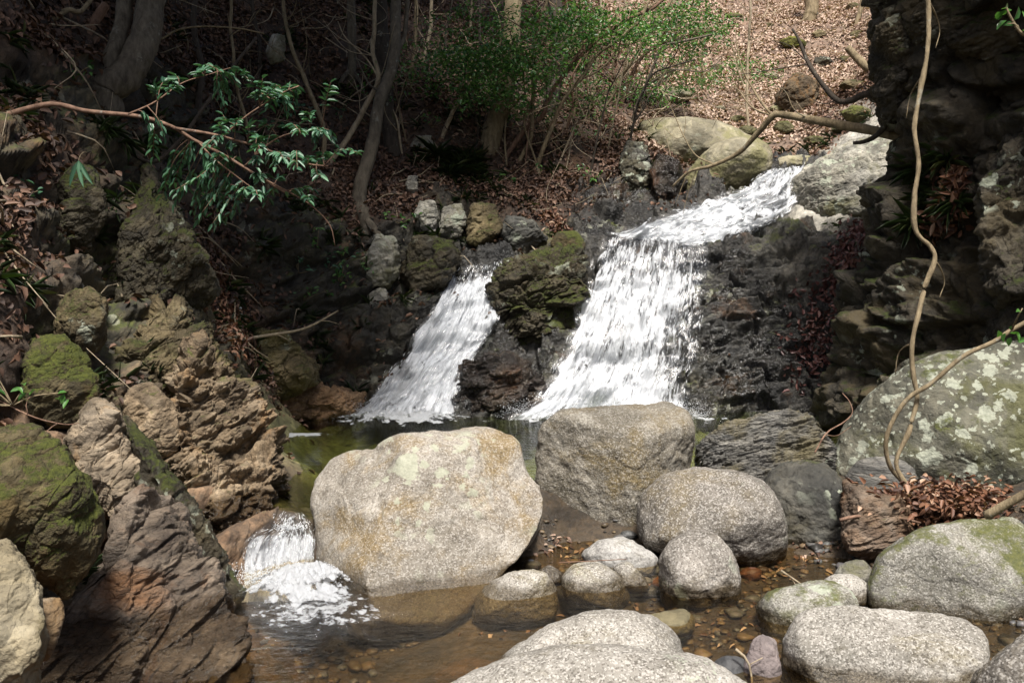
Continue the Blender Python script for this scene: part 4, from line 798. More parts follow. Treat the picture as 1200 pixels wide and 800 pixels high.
def leafmat(name, stops, gloss=.3, trans=.3):
    m = M(name); col = m.ramp(m.attr('rnd'), stops)
    p = m.pbr(col, gloss, None, .5); t = m.n('ShaderNodeBsdfTranslucent'); m.set(t.inputs[0], m.mix(1, col, (1.2, 1.3, .6), 'MULTIPLY'))
    x = m.n('ShaderNodeMixShader'); x.inputs[0].default_value = trans; m.set(x.inputs[1], p); m.set(x.inputs[2], t.outputs[0]); return m.end(x.outputs[0])
LF_EVER = leafmat('evergreen_leaf', [(0, (.02, .06, .034)), (.5, (.045, .12, .065)), (1, (.085, .19, .10))], .42, .2)
LF_BRIGHT = leafmat('bright_leaf', [(0, (.025, .08, .022)), (.5, (.065, .17, .04)), (1, (.16, .29, .08))], .35, .35)
LF_FRESH = leafmat('fresh_leaf', [(0, (.03, .09, .02)), (1, (.09, .22, .05))], .35, .35)
LF_GRASS = leafmat('grass_blade', [(0, (.01, .02, .006)), (.7, (.03, .055, .014)), (1, (.08, .09, .03))], .5, .2)
LF_DEAD = leafmat('dead_leaf', [(0, (.035, .018, .011)), (.35, (.10, .05, .029)), (.65, (.20, .115, .075)), (1, (.48, .36, .28))], .65, .12)
LF_RUST = leafmat('rusty_leaf', [(0, (.035, .014, .008)), (.4, (.11, .045, .022)), (.8, (.21, .10, .055)), (1, (.36, .24, .16))], .6, .1)
LF_WINE = leafmat('wine_leaf', [(0, (.05, .018, .015)), (.5, (.12, .045, .04)), (1, (.22, .11, .09))], .4, .1)
def leaves(name, C, D, N, L, W, mat, parent=None, rnd=None, **k):
    V, F = leafmesh(C, D, N, L, W, **k)
    return mesh(name, V, F, mat, parent, attrs={'rnd': np.repeat(rng.random(len(C)) if rnd is None else rnd, 6)}, smooth=False)
def px_path(pts, Y0, Y1):
    k = len(pts); d = np.concatenate([[0], np.cumsum(np.linalg.norm(np.diff(np.array(pts, float), axis=0), axis=1))]); d /= d[-1]
    return np.array([P(x, y, Y0 + (Y1 - Y0) * t) for (x, y), t in zip(pts, d)])
def clump(c, r, n, f=1.):
    """points in a loose flattened leaf clump made of small sprays"""
    ns = max(3, n // 14); s = rvec(ns) * (rng.random(ns) ** .4)[:, None] * r
    k = rng.integers(0, ns, n); return c + s[k] + rng.normal(size=(n, 3)) * np.array((.11, .11, .04))
def stem(pts, dY, r0, r1, mat, label, cat='tree', name='tree', branches=(), crown=None, group=None, back=.0, wob=.02, top=None, seed=0, Y=None, cleaf=(LF_BRIGHT, .05, .026), fine=None):
    if fine is None: fine = 9 if r0 < .045 else 0
    """a tree: trunk through photo points rising from the ground where the first point stands; branches hang on it; crown = list of (px, py, dY, radius, leaves)"""
    b = hit(*pts[0]); Y0 = Y or b[1]
    W = px_path(pts, Y0, Y0 + dY)
    if Y is None: W[0] = b; W = np.concatenate([[b + (0, .03, -.18)], W])
    if top is not None: W = np.concatenate([W, [W[-1] + np.array(top)]])
    root = empty(name, W[0]); tag(root, label, cat, group)
    V, F, c = tube(W, r0, r1, 10 if r0 > .05 else 7, .05, wob, seed, bark=.12)
    mesh('trunk' if cat == 'tree' else 'stem', V, F, mat, root)
    for k, (bp, dy0, dy1, ra, rb) in enumerate(branches):
        bw = px_path(bp, Y0 + dy0, Y0 + dy1)
        j = np.argmin(np.linalg.norm(c - bw[0], axis=1)); bw[0] = c[j]
        V, F, _ = tube(bw, ra, rb, 6, .05, wob, seed + k + 1, bark=.1); mesh('branch', V, F, mat, root)
    if fine:
        tw = []
        for _ in range(fine):
            q = c[int(rng.uniform(.3, .98) * (len(c) - 1))]; L = rng.uniform(.25, .8); dd = rvec(1)[0] * (1, .7, .5) + (0, -.2, .45); dd /= np.linalg.norm(dd)
            mm = q + dd * L * .5 + rng.normal(size=3) * .06; e = q + dd * L + rng.normal(size=3) * .12 + (0, 0, .05); tw.append(tube([q, mm, e], .0065, .002, 5, .06, .02, _))
            if rng.random() < .6: e2 = mm + rvec(1)[0] * .25 + (0, 0, .1); tw.append(tube([mm, (mm + e2) / 2 + rng.normal(size=3) * .03, e2], .004, .0015, 4, .06))
        V, F = merge(tw); tag(mesh('twigs', V, F, mat, root), kind='stuff')
    if crown:
        pts_ = []
        for x, y, dy, r, n in crown: pts_.append(clump(P(x, y + 14, Y0 + dy), np.array((r * 1.4, r * 1.2, r * .65)), int(n * 1.7)))
        C = np.concatenate(pts_); n = len(C); lm, ll, lwid = cleaf
        D = rvec(n) * np.array((1, 1, .5)) + (0, 0, -.15); N = rng.normal(size=(n, 3)) * .45 + (0, -.15, 1)
        leaves('crown', C, D, N, rng.uniform(.7, 1.2, n) * ll, rng.uniform(.8, 1.1, n) * lwid, lm, root)
    return root, c
def shade_crown(root, spots):
    """added boughs and leaf clumps, overhead and out of view, placed to shade the slopes"""
    tr_ = [o for o in root.children if o.name.startswith('trunk')][0]; n = len(tr_.data.vertices); V = np.empty(n * 3); tr_.data.vertices.foreach_get('co', V); V = V.reshape(-1, 3) + np.array(root.location) + np.array(tr_.location)
    top = V[np.argmax(V[:, 2])]
    for s in spots:
        e = np.array(s[:3]); V, F, _ = tube([top - (0, 0, .8), (top + e) / 2 + (0, 0, .3), e], .05, .015, 6, .15, .05); mesh('branch', V, F, BK_GREY, root)
    C = np.concatenate([clump(np.array(s[:3]), np.array((s[3], s[3], s[3] * .5)), s[4]) for s in spots]); n = len(C)
    leaves('crown', C, rvec(n) * (1, 1, .4), rng.normal(size=(n, 3)) * .4 + (0, 0, 1), rng.uniform(.11, .18, n), rng.uniform(.06, .09, n), LF_EVER, root)  # unseen leaf clumps, added where their shade should fall
ST = stem
t1, _ = ST([(122,104),(142,94),(160,70),(171,38),(178,0),(183,-60)], .5, .135, .10, BK_GREY, 'stout grey trunk bending upward from the shaded bank', seed=1, top=(.3, .6, 3.2))
shade_crown(t1, [(-1.7, 6.2, 6.5, 1.7, 5500), (-4.1, 4.6, 6.8, 1.7, 4500), (-2.2, 6.2, 6.9, 1.6, 4200), (-4.6, 3.2, 7.2, 1.8, 4500), (-3.2, 7.6, 7.2, 1.9, 5200), (-4.8, 6.2, 7.6, 1.9, 4200), (-4.3, 8.8, 8.0, 1.8, 3500)])
t2, _ = ST([(128,80),(138,45),(146,5),(150,-60)], .4, .07, .055, BK_GREY, 'slimmer grey trunk right behind the stout bending trunk', seed=2, top=(-.2, .5, 3))
shade_crown(t2, [(-3.0, 9.8, 8.2, 1.8, 4200), (-5.2, 10.4, 9.4, 1.9, 3500)])
t3, _ = ST([(430,262),(421,238),(425,210),(438,162),(447,112),(461,72),(464,0),(462,-70)], .9, .085, .05, BK_GREY, 'leaning trunk rooted at the edge of the broken ledge', seed=3, top=(-.1, .4, 3),
   branches=[([(425,248),(436,266),(446,280)], 0, -.15, .06, .035), ([(461,72),(475,40),(478,0),(480,-30)], .6, .8, .03, .02), ([(447,112),(430,95),(415,60)], .5, .7, .015, .006)])
shade_crown(t3, [(-1.3, 8.9, 7.4, 1.5, 3500), (-1.5, 9.2, 7.9, 1.8, 5000), (-1.9, 11.2, 9.2, 1.8, 4000)])
t4, _ = ST([(574,170),(581,142),(591,102),(597,60),(602,0),(606,-70)], .4, .125, .10, BK_TAN, 'thick straight trunk standing in the brown leaf litter', seed=4, top=(0, .3, 3))
shade_crown(t4, [(-.2, 9.0, 7.6, 1.4, 2600), (-.4, 12.2, 9.2, 1.7, 3000)])
t5, _ = ST([(460,178),(453,120),(448,60),(446,-60)], .4, .09, .075, BK_DARK, 'dark upright trunk behind the leaning trunk', seed=5, top=(0, .3, 3.4))
shade_crown(t5, [(-2.6, 12.6, 10, 1.9, 4200), (-3.8, 12.4, 10.0, 1.9, 3500)])
ST([(386,193),(405,165),(432,118),(443,90),(437,58),(440,20),(437,-40)], .6, .034, .022, BK_PALE, 'pale crooked stem zigzagging beside the leaning trunk', seed=6, branches=[([(443,90),(430,70),(405,45),(395,25)], .3, .4, .012, .005)])
ST([(312,212),(295,180),(290,150),(277,100),(272,50),(269,-30)], .5, .024, .016, BK_TAN, 'slender stem rising through the evergreen sprays', seed=7, branches=[([(290,150),(310,170),(330,200)], .1, 0, .012, .006)])
ST([(378,190),(380,155),(372,128),(358,95),(344,60),(334,20),(331,-40)], .5, .030, .02, BK_TAN, 'thin stem curving behind the tips of the evergreen sprays', seed=8)
ST([(412,96),(413,50),(410,-40)], .2, .06, .05, BK_GREY, 'grey trunk high on the slope with several roots at its foot', seed=9, branches=[([(412,80),(400,95),(392,112)], 0, -.2, .035, .015), ([(413,80),(424,100),(428,118)], 0, -.2, .03, .012)])
ST([(481,82),(488,42),(486,-40)], .2, .03, .025, BK_TAN, 'straight thin pole-like stem left of a paler one', seed=10)
ST([(497,72),(505,30),(504,-40)], .2, .028, .022, BK_PALE, 'paler pole-like stem beside the straight thin one', seed=11)
ST([(551,40),(553,10),(555,-40)], .2, .018, .015, BK_PALE, 'short visible length of pale stem at the top of the slope', seed=12)
ST([(528,84),(523,40),(535,-20)], .3, .02, .014, BK_DARK, 'thin dark sapling high on the shaded slope', seed=32)
ST([(570,96),(562,50),(566,-20)], .3, .022, .014, BK_DARK, 'dark sapling close to the thick straight trunk', seed=33)
ST([(300,100),(305,60),(296,10),(300,-30)], .3, .025, .018, BK_DARK, 'dark sapling above the standing grey stone', seed=34)
ST([(232,125),(236,80),(228,30),(232,-30)], .4, .035, .025, BK_DARK, 'dark trunk between the bending trunk and the slender stem', seed=35)
# the tangle of crooked stems
grn = [(535,70,-.4,.4,380),(575,95,-.5,.35,300),(560,50,-.3,.42,420),(600,75,-.4,.45,460),(570,20,-.2,.5,460),(640,30,-.3,.5,420),(620,60,-.5,.38,320)]
ST([(608,192),(622,160),(624,120),(626,80),(629,45),(642,0),(650,-50)], -.2, .03, .018, BK_TAN, 'upright crooked stem carrying bright green leaves beside the thick trunk', seed=13, crown=grn, branches=[([(626,80),(605,60),(580,40)], -.1, -.3, .014, .005), ([(629,45),(600,25),(560,5)], -.1, -.3, .012, .005)])
ST([(592,187),(615,152),(635,136),(643,118),(655,96),(690,56),(730,26),(768,8),(800,-25)], -.4, .034, .018, BK_RED, 'long reddish stem arching over the upper slope', seed=14, crown=[(700,12,-.3,.45,420),(740,20,-.3,.4,360),(665,15,-.3,.4,340)], branches=[([(655,96),(672,70),(690,40),(700,10)], -.2, -.3, .016, .006), ([(690,56),(712,50),(740,52),(760,40)], -.3, -.3, .012, .005)])
ST([(629,200),(640,165),(658,122),(680,92),(703,62),(728,46),(748,26),(760,0)], -.3, .03, .014, BK_TAN, 'crooked stem running next to the long arching one', seed=15, branches=[([(680,92),(700,84),(722,60),(735,30)], -.2, -.2, .013, .006), ([(703,62),(698,40),(705,15)], -.2, -.1, .01, .004)])
ST([(517,165),(532,128),(548,106),(572,86),(612,76),(638,66),(660,45),(690,35)], -.5, .03, .010, BK_PALE, 'pale low branchy stem reaching across in front of the thick trunk', seed=16, branches=[([(572,86),(600,88),(620,78)], -.3, -.35, .010, .004), ([(612,76),(625,58),(640,40),(655,20)], -.3, -.4, .012, .005), ([(638,66),(655,70),(676,55)], -.4, -.5, .009, .004)])
ST([(644,130),(650,92),(655,60),(651,20),(648,-40)], .2, .10, .085, BK_DARK, 'thick dark trunk in the middle of the tangled stems', seed=17)
ST([(716,118),(729,88),(747,64),(760,44),(778,18),(795,-20)], -.2, .036, .02, BK_TAN, 'forked tan stem leaning over the leafy edge', seed=18, crown=[(770,15,-.2,.42,420),(800,8,-.2,.4,360)], branches=[([(747,64),(765,66),(790,52),(820,45)], -.1, -.2, .016, .006), ([(729,88),(735,60),(742,30)], -.1, 0, .014, .006)])
ST([(728,122),(738,95),(750,70),(772,52),(802,44),(838,36)], -.3, .04, .012, BK_RED, 'reddish stem bowing toward the open hillside', seed=19, crown=[(825,20,-.3,.36,280),(812,40,-.3,.26,140)], branches=[([(772,52),(785,30),(800,15)], -.2, -.2, .014, .006)])
ST([(742,142),(748,118),(757,100),(768,72),(776,55),(800,48),(835,40)], -.5, .03, .012, BK_GREY, 'grey stem rising beside the buff boulder', seed=20, branches=[([(757,100),(790,82),(825,84),(850,66)], -.3, -.4, .012, .004), ([(768,72),(775,78),(798,82),(812,80)], -.3, -.4, .010, .004), ([(768,72),(762,45),(770,10)], -.3, -.2, .012, .005)])
ST([(735,192),(741,150),(752,112),(766,86),(790,76),(815,70)], -.4, .018, .008, BK_DARK, 'thin dark stem hanging over the lichen spotted rock', seed=21)
ST([(690,135),(697,90),(703,40),(706,-30)], .0, .022, .016, BK_PALE, 'pale straight sapling among the tangled stems', seed=22)
ST([(738,120),(735,60),(731,-30)], .3, .02, .016, BK_PALE, 'pale straight sapling at the edge of the tangled stems', seed=23)
ST([(665,150),(672,120),(668,95),(685,60),(680,20)], -.2, .02, .010, BK_RED, 'wiry reddish stem in the thick of the tangle', seed=24, branches=[([(668,95),(655,75),(640,60)], -.1, -.2, .01, .004), ([(685,60),(705,40),(725,35)], -.1, -.2, .01, .004)])
ST([(700,160),(708,130),(722,105),(718,75),(735,50),(755,30)], -.3, .02, .009, BK_TAN, 'wiry tan stem leaning out from the leaf litter', seed=25, branches=[([(722,105),(740,92),(752,80)], -.2, -.25, .01, .004)])
ST([(557,185),(560,150),(552,120),(545,95),(548,60)], -.1, .016, .008, BK_DARK, 'wiry dark stem rising from the grass tuft', seed=26)
ST([(878,158),(875,110),(877,60),(879,20),(880,-40)], .2, .022, .016, BK_PALE, 'pale whip-like stem alone on the open hillside', seed=27, branches=[([(875,110),(864,80),(858,50)], .1, .1, .010, .004)])
ST([(948,24),(951,8),(946,-50)], .1, .13, .12, BK_TAN, 'tan tree foot at the top of the open hillside', seed=28)
ST([(826,95),(822,60),(829,20),(826,-30)], .1, .02, .014, BK_TAN, 'thin tan sapling on the hillside near the bowing stem', seed=29)
ST([(1003,30),(1010,5),(1015,-40)], .1, .05, .04, BK_TAN, 'slim tree standing close to the cliff edge on the hillside', seed=30, crown=None)
def woody(name, pts, Y0, Y1, r0, r1, mat, label, cat='branch', branches=(), wob=.012, seed=0, bk=.12):
    W = px_path(pts, Y0, Y1); V, F, c = tube(W, r0, r1, 8, .035, wob, seed, bark=bk, pw=1.)
    if not branches:
        return tag(mesh(name, V, F, mat, None, loc=W[0]), label, cat), c
    root = empty(name, W[0]); tag(root, label, cat); mesh('stem', V, F, mat, root)
    for k, (bp, ya, yb, ra, rb) in enumerate(branches):
        bw = px_path(bp, ya, yb); j = np.argmin(np.linalg.norm(c - bw[0], axis=1))
        if np.linalg.norm(c[j] - bw[0]) < .25: bw[0] = c[j]
        V, F, _ = tube(bw, ra, rb, 6, .035, wob, seed + k + 1, bark=bk); mesh('twig', V, F, mat, root)
    return root, c
for k, (x, y, lab) in enumerate([(690,100,'loose pale green sapling behind the tangled stems'),(585,118,'bushy green sapling in front of the thick straight trunk'),(545,75,'feathery green sapling on the shaded slope'),(862,70,'thin leafy sapling on the open hillside'),(800,75,'light green sapling among the bowing stems'),(770,95,'small leafy shrub where the tangle meets the hillside')]):
    ST([(x, y + 42), (x + 4, y + 15), (x - 3, y - 15)], -.1, .012, .006, BK_TAN, lab, seed=60 + k, crown=[(x, y - 8, -.1, .38, 170), (x + 25, y, 0, .25, 70)], fine=5)
for k in range(18):
    x, y = rng.uniform(470, 770), rng.uniform(105, 205); lean = rng.uniform(-25, 55); hgt = rng.uniform(70, 150)
    ST([(x, y), (x + lean * .3 + rng.normal() * 8, y - hgt * .4), (x + lean * .6 + rng.normal() * 8, y - hgt * .7), (x + lean, y - hgt)], rng.uniform(-.3, .2), rng.uniform(.010, .02), .005, (BK_TAN, BK_PALE, BK_DARK, BK_RED)[k % 4], 'thin bare sapling among the tangled stems on the shaded slope', group='thin saplings among the tangled stems', seed=70 + k, fine=7, crown=[(x + lean, y - hgt * .9 - 10, 0, .3, 70)] if k % 2 else None)
# evergreen shrub reaching in over the bank
sh, c = woody('shrub', [(-420,330),(-250,235),(-90,160),(0,137),(35,127),(65,123),(100,130),(150,134),(200,148),(230,165),(270,186),(300,204),(335,226)], 5.7, 6.3, .021, .007, BK_RED, 'evergreen shrub on a long bare reddish branch with glossy leaf sprays', 'shrub',
   [([(200,148),(250,158),(300,172),(350,190),(385,196)], 6.0, 6.3, .010, .004), ([(230,165),(255,190),(285,212),(300,222)], 6.1, 6.2, .007, .003), ([(300,204),(325,218),(360,238),(385,262),(392,288)], 6.2, 6.3, .006, .003), ([(150,134),(180,120),(215,98),(255,84)], 5.9, 6.2, .006, .003), ([(250,160),(290,135),(330,110),(350,102)], 6.1, 6.3, .006, .003), ([(285,190),(320,165),(350,155),(382,152)], 6.15, 6.3, .006, .003)])
tips = [(180,103),(204,92),(232,88),(256,82),(286,88),(310,97),(340,98),(352,108),(332,112),(192,160),(216,192),(196,214),(206,222),(236,214),(270,216),(252,232),(226,246),(236,250),(286,222),(300,196),(320,166),(292,150),(256,146),(280,140),(312,130),(340,132),(352,156),(380,154),(366,192),(346,196),(376,206),(326,210),(312,238),(262,186),(236,176),(222,182),(302,160),(332,186),(305,112),(270,110),(385,185),(392,170),(215,228),(245,200),(275,200),(315,185)]
TW, LC, LD, LN = [], [], [], []
anch = np.concatenate([np.array([c_ for c_ in c])] + [np.array([o.matrix_basis.translation + v.co for v in o.data.vertices][::12]) + np.array(sh.location) for o in sh.children if o.name.startswith('twig')])
tips = tips + [(x + rng.normal() * 16, y + rng.normal() * 14) for x, y in tips] + [(360,235),(372,222),(345,225),(255,262),(230,262),(205,238),(190,228)]
for x, y in tips:
    e = P(x, y, 6.2 + rng.uniform(-.3, .3)); a = anch[np.argmin(np.linalg.norm(anch - e, axis=1) + .02 * rng.random(len(anch)))]
    mid = (a + e) / 2 + rng.normal(size=3) * .02 + (0, 0, .03)
    TW.append(tube([a, mid, e], .0035, .0015, 5, .03)); cc = TW[-1][2]
    n = int(rng.integers(11, 18)); ax = (e - a) / (np.linalg.norm(e - a) + 1e-6)
    for k in range(n):
        t = 1 - .75 * k / n * min(1., .3 / (np.linalg.norm(e - a) + 1e-6)); q = cc[min(len(cc) - 1, int(t * (len(cc) - 1)))]
        side = np.cross(ax, (0, 0, 1)) * (1 if k % 2 else -1); dd = ax * (.7 if k else 1.6) + side * .9 + rng.normal(size=3) * .25 + (0, 0, -.22)
        LC.append(q); LD.append(dd); LN.append(np.array((0, -.3, 1)) + rng.normal(size=3) * .35)
V, F = merge(TW); mesh('fine_twigs', V, F, BK_RED, sh)['kind'] = 'stuff'
n = len(LC); leaves('leaves', np.array(LC), np.array(LD), np.array(LN), rng.uniform(.035, .075, n), rng.uniform(.016, .027, n), LF_EVER, sh, curl=.25)
# forked dead branch over the upper cascade, and its darker neighbour
woody('dead_branch', [(1075,165),(1045,158),(1000,149),(950,140),(915,134),(905,136),(888,158),(868,178),(838,193),(808,201),(788,219)], 8.3, 9.7, .05, .010, BK_TAN, 'forked bare branch reaching from the cliff across the upper cascade', 'branch',
   [([(908,135),(885,110),(868,75),(862,35)], 9.1, 9.5, .014, .004), ([(905,132),(882,126),(866,108),(858,98)], 9.1, 9.3, .010, .003), ([(885,110),(872,112),(850,122),(835,150)], 9.2, 9.4, .006, .002), ([(840,192),(815,182),(801,160),(790,132),(776,108)], 9.5, 9.7, .008, .003), ([(808,201),(800,215),(792,240)], 9.6, 9.6, .005, .002), ([(818,198),(806,225),(800,250)], 9.6, 9.6, .004, .002), ([(801,160),(804,140),(800,120)], 9.6, 9.7, .004, .002), ([(801,160),(792,162),(778,150)], 9.6, 9.7, .004, .002), ([(950,140),(930,128),(918,105),(890,98)], 8.8, 9.0, .006, .002)], seed=40)
woody('dead_branch', [(1040,113),(1015,111),(998,118),(982,118),(962,96),(946,70),(936,48),(928,34)], 8.2, 8.7, .034, .010, BK_DARK, 'dark crooked branch above the forked bare branch', 'branch',
   [([(948,74),(918,80),(885,85),(852,88)], 8.5, 8.7, .006, .002), ([(946,70),(925,55),(905,48)], 8.5, 8.6, .005, .002), ([(982,118),(965,122),(945,112)], 8.4, 8.5, .006, .002)], seed=41)
woody('dead_branch', [(1048,120),(1040,142),(1028,158),(1012,166),(1000,168)], 8.2, 8.4, .030, .014, BK_DARK, 'short dark branch hooking down against the cliff', 'branch', seed=42)
woody('log', [(1018,82),(1003,66),(993,56)], 13.5, 13.6, .06, .05, BK_TAN, 'short broken log leaning on the open hillside', 'log', seed=43)
# hanging vine and climbing root
woody('vine', [(1078,-420),(1086,-220),(1084,-40),(1088,10),(1085,60),(1078,100),(1072,150),(1075,190),(1070,230),(1072,268),(1090,290),(1094,310),(1080,345),(1068,400),(1070,440),(1075,472),(1068,505),(1050,540),(1056,562),(1078,585),(1110,604)], 6.1, 5.55, .0155, .0135, BK_TAN, 'thick hanging vine looping down the cliff to the leaf pile', 'vine', seed=44, wob=.03, branches=[([(1078,100),(1066,112),(1060,135)], 6.05, 6.0, .006, .002), ([(1094,310),(1108,330),(1104,350)], 5.9, 5.85, .005, .002), ([(1088,10),(1100,30),(1098,55)], 6.1, 6.05, .006, .002), ([(1068,400),(1055,415),(1050,440)], 5.8, 5.8, .006, .003)], bk=.3)
vr, c = woody('vine', [(1420,330),(1310,345),(1230,366),(1190,384),(1165,400),(1130,418),(1090,450),(1065,466),(1045,492),(1037,517),(1043,547),(1058,565)], 5.3, 5.7, .013, .013, BK_TAN, 'thinner climbing stem with a few green leaves crossing the lichen boulder', 'vine', [([(1190,384),(1194,372),(1200,362)], 5.35, 5.3, .006, .003)], seed=45)
C = np.array([P(x, y, 5.3) for x, y in ((1178,390),(1185,395),(1190,388),(1182,384),(1195,392),(1172,388),(1196,365),(1203,372),(1192,400))]); n = len(C)
leaves('leaves', C, rvec(n) + (-.3, 0, -.2), rng.normal(size=(n, 3)) * .4 + (0, -.6, .8), .055, .03, LF_FRESH, vr)
sp, _ = woody('sapling', [(1480,150),(1340,90),(1250,60),(1215,48),(1195,38),(1183,20),(1178,8)], 3.6, 3.6, .008, .004, BK_TAN, 'leafy twig poking in from the top corner against the dark cliff', 'twig', [([(1195,38),(1190,30),(1180,30)], 3.6, 3.6, .004, .002)], seed=46)
C = np.array([P(x, y, 3.6) for x, y in ((1178,10),(1182,14),(1176,14),(1188,24),(1192,30),(1180,24),(1198,36),(1186,12),(1200,20))]); n = len(C)
leaves('leaves', C, rvec(n) * (1, .5, .6) + (-.4, 0, 0), rng.normal(size=(n, 3)) * .4 + (0, -.7, .7), .05, .026, LF_FRESH, sp)
# sticks
woody('stick', [(1155,604),(1185,588),(1235,560)], 5.1, 4.9, .026, .022, BK_TAN, 'sturdy dry stick leaning on the leaf pile', 'stick', seed=47)
woody('stick', [(984,609),(1010,604),(1050,606),(1080,613)], 5.35, 5.3, .010, .006, BK_RED, 'reddish stick lying across the reddish brown rock', 'stick', seed=48)
woody('stick', [(1040,586),(1062,578),(1085,572)], 5.6, 5.6, .010, .008, BK_PALE, 'pale broken stick sticking out of the leaf pile', 'stick', seed=49)
woody('stick', [(915,668),(928,676),(940,684)], 4.95, 4.9, .006, .004, BK_PALE, 'short pale twig in the shallows behind the algae-edged stone', 'stick', [([(928,676),(932,684),(930,690)], 4.93, 4.9, .003, .002)], seed=50)
woody('stick', [(862,760),(874,772),(880,788),(882,812)], 3.95, 3.9, .006, .004, BK_PALE, 'curved pale twig beside the mauve-grey stone', 'stick', [([(874,778),(884,776),(895,770)], 3.93, 3.93, .003, .002)], seed=51)
woody('stick', [(655,659),(690,657),(735,655)], 5.0, 5.1, .003, .002, BK_RED, 'hair-thin twig lying over the oval stone', 'stick', seed=52, bk=0)
woody('stick', [(250,405),(285,398),(320,392),(350,387),(375,376),(396,365)], 8.1, 8.5, .017, .006, BK_PALE, 'fallen dead branch lying at the foot of the leafy gully', 'stick', [([(375,376),(385,376),(398,380)], 8.4, 8.4, .004, .002), ([(320,392),(335,396),(342,402)], 8.3, 8.3, .005, .002)], seed=53)
woody('stick', [(955,530),(968,508),(988,496),(999,484),(996,470),(988,460)], 6.3, 6.6, .006, .003, BK_RED, 'curling thin shoot in front of the dark recess', 'stick', [([(968,508),(982,510),(998,500)], 6.4, 6.5, .003, .002)], seed=54)
woody('stick', [(95,48),(108,30),(124,6)], 8.0, 8.1, .05, .035, BK_RED, 'broken reddish stump beside the stout bending trunk', 'stump', seed=55)
woody('stick', [(60,25),(80,12),(95,14),(112,-6)], 7.6, 7.9, .022, .016, BK_TAN, 'crooked pale bough at the top of the shaded bank', 'branch', seed=56)
woody('stick', [(0,470),(25,482),(50,492),(75,497),(92,495)], 4.4, 4.2, .004, .002, BK_RED, 'thin dry runner trailing over the moss-covered block', 'stick', [([(25,482),(30,470),(40,462)], 4.3, 4.35, .003, .002), ([(50,492),(55,505),(62,515)], 4.2, 4.1, .003, .002)], seed=57)
woody('stick', [(145,172),(175,190),(200,176),(238,128),(262,95),(300,45)], 7.4, 7.8, .018, .012, BK_DARK, 'dark arching shoot behind the evergreen shrub', 'branch', seed=58)
woody('stick', [(167,52),(190,45),(215,33),(270,32),(310,40)], 8.5, 8.9, .010, .006, BK_TAN, 'thin pale shoot bending across the dark slope', 'branch', seed=59)

# ------------------------------------------------------------------ dead leaves
gp, gn = G2.reshape(-1, 3), N2.reshape(-1, 3)
cell = np.abs(np.cross(np.gradient(G2, axis=0), np.gradient(G2, axis=1)))
area = np.linalg.norm(np.cross(np.gradient(G2, axis=0), np.gradient(G2, axis=1)), axis=2).ravel()
inf = (np.abs(gp[:, 0]) < .64 * gp[:, 1] + .4) & (gp[:, 2] < 1.9 + .27 * gp[:, 1])
wgt = inf * area * np.clip(lt, 0, 1.4) * sstep(.12, .5, gn[:, 2]) * (.12 + sstep(-.5, .5, fbm(gp * 1.4, 4, 95)) ** 1.5) * (gp[:, 1] > 2.5) / np.maximum(1, gp[:, 1] / 11)
k = rng.choice(len(gp), 155000, p=wgt / wgt.sum()); n = len(k)
C = gp[k] + rng.normal(size=(n, 3)) * (.03, .03, .0) + gn[k] * rng.uniform(.003, .028, n)[:, None]
N = gn[k] + rng.normal(size=(n, 3)) * .38; D = np.cross(N, rvec(n))
tag(leaves('leaf_litter', C, D, N, rng.uniform(.03, .06, n) * rng.choice((1, 1.6), n, p=(.75, .25)), rng.uniform(.018, .036, n) * rng.choice((1, 1.5), n, p=(.7, .3)), LF_DEAD, fold=.35, curl=.3, rnd=np.clip(rng.random(n) * .72 + .5 * sstep(1.1, 1.35, lt[k]) - .12 * (gp[k, 0] < -1), 0, 1)), 'brown dead leaves covering the wooded slopes', kind='stuff')
def patch(name, pts, n, mat, label, L=(.03, .07), bv=TB, lift=.02, jit=8, tilt=.5):
    Cs, Ns = [], []
    pts = np.array(pts, float)
    for _ in range(n):
        i = rng.integers(0, len(pts) - 1) if len(pts) > 1 else 0; t = rng.random(); q = pts[i] + (pts[min(i + 1, len(pts) - 1)] - pts[i]) * t; x, y = q[:2] + rng.normal(size=2) * q[2] * .5
        d = Vector(P(x, y, 10.)) - CAMP; d.normalize(); h = bv.ray_cast(CAMP, d)
        if h[0] is None: continue
        nn = h[1] if h[1].dot(d) < 0 else -h[1]; Cs.append(np.array(h[0]) + np.array(nn) * rng.uniform(.2, 1) * lift); Ns.append(np.array(nn) + rng.normal(size=3) * tilt)
    C, N = np.array(Cs), np.array(Ns); n = len(C)
    return tag(leaves(name, C, np.cross(N, rvec(n)), N, rng.uniform(*L, n), rng.uniform(.4, .55, n) * rng.uniform(*L, n), mat, fold=.35, curl=.3), label, kind='stuff')
patch('leaf_litter', [(1010,265,14),(1000,290,20),(985,320,26),(970,350,32),(955,395,34),(945,435,24)], 900, LF_WINE, 'wet wine-red leaves streaking down the dark rock beside the main waterfall', (.04, .08), lift=.05)
patch('leaf_litter', [(640,255,10),(660,270,12),(650,262,12)], 180, LF_RUST, 'rusty leaves caught on the ledge between the waterfalls', (.04, .08), lift=.04)
patch('leaf_litter', [(235,315,16),(255,345,22),(285,385,26),(270,400,20)], 700, LF_RUST, 'rusty leaves filling the gully', (.035, .07), lift=.04)
patch('leaf_litter', [(1112,200,10),(1120,215,14),(1108,245,20),(1100,268,14)], 380, LF_RUST, 'rusty dead fern leaves hanging on the cliff', (.05, .11), CB, .08, tilt=.9)
patch('leaf_litter', [(640,645,18),(665,640,20),(720,690,25),(880,668,20),(940,655,25),(965,640,20),(1080,735,15)], 260, LF_DEAD, 'sodden brown leaves between the boulders', (.025, .055), lift=.012, tilt=.25)
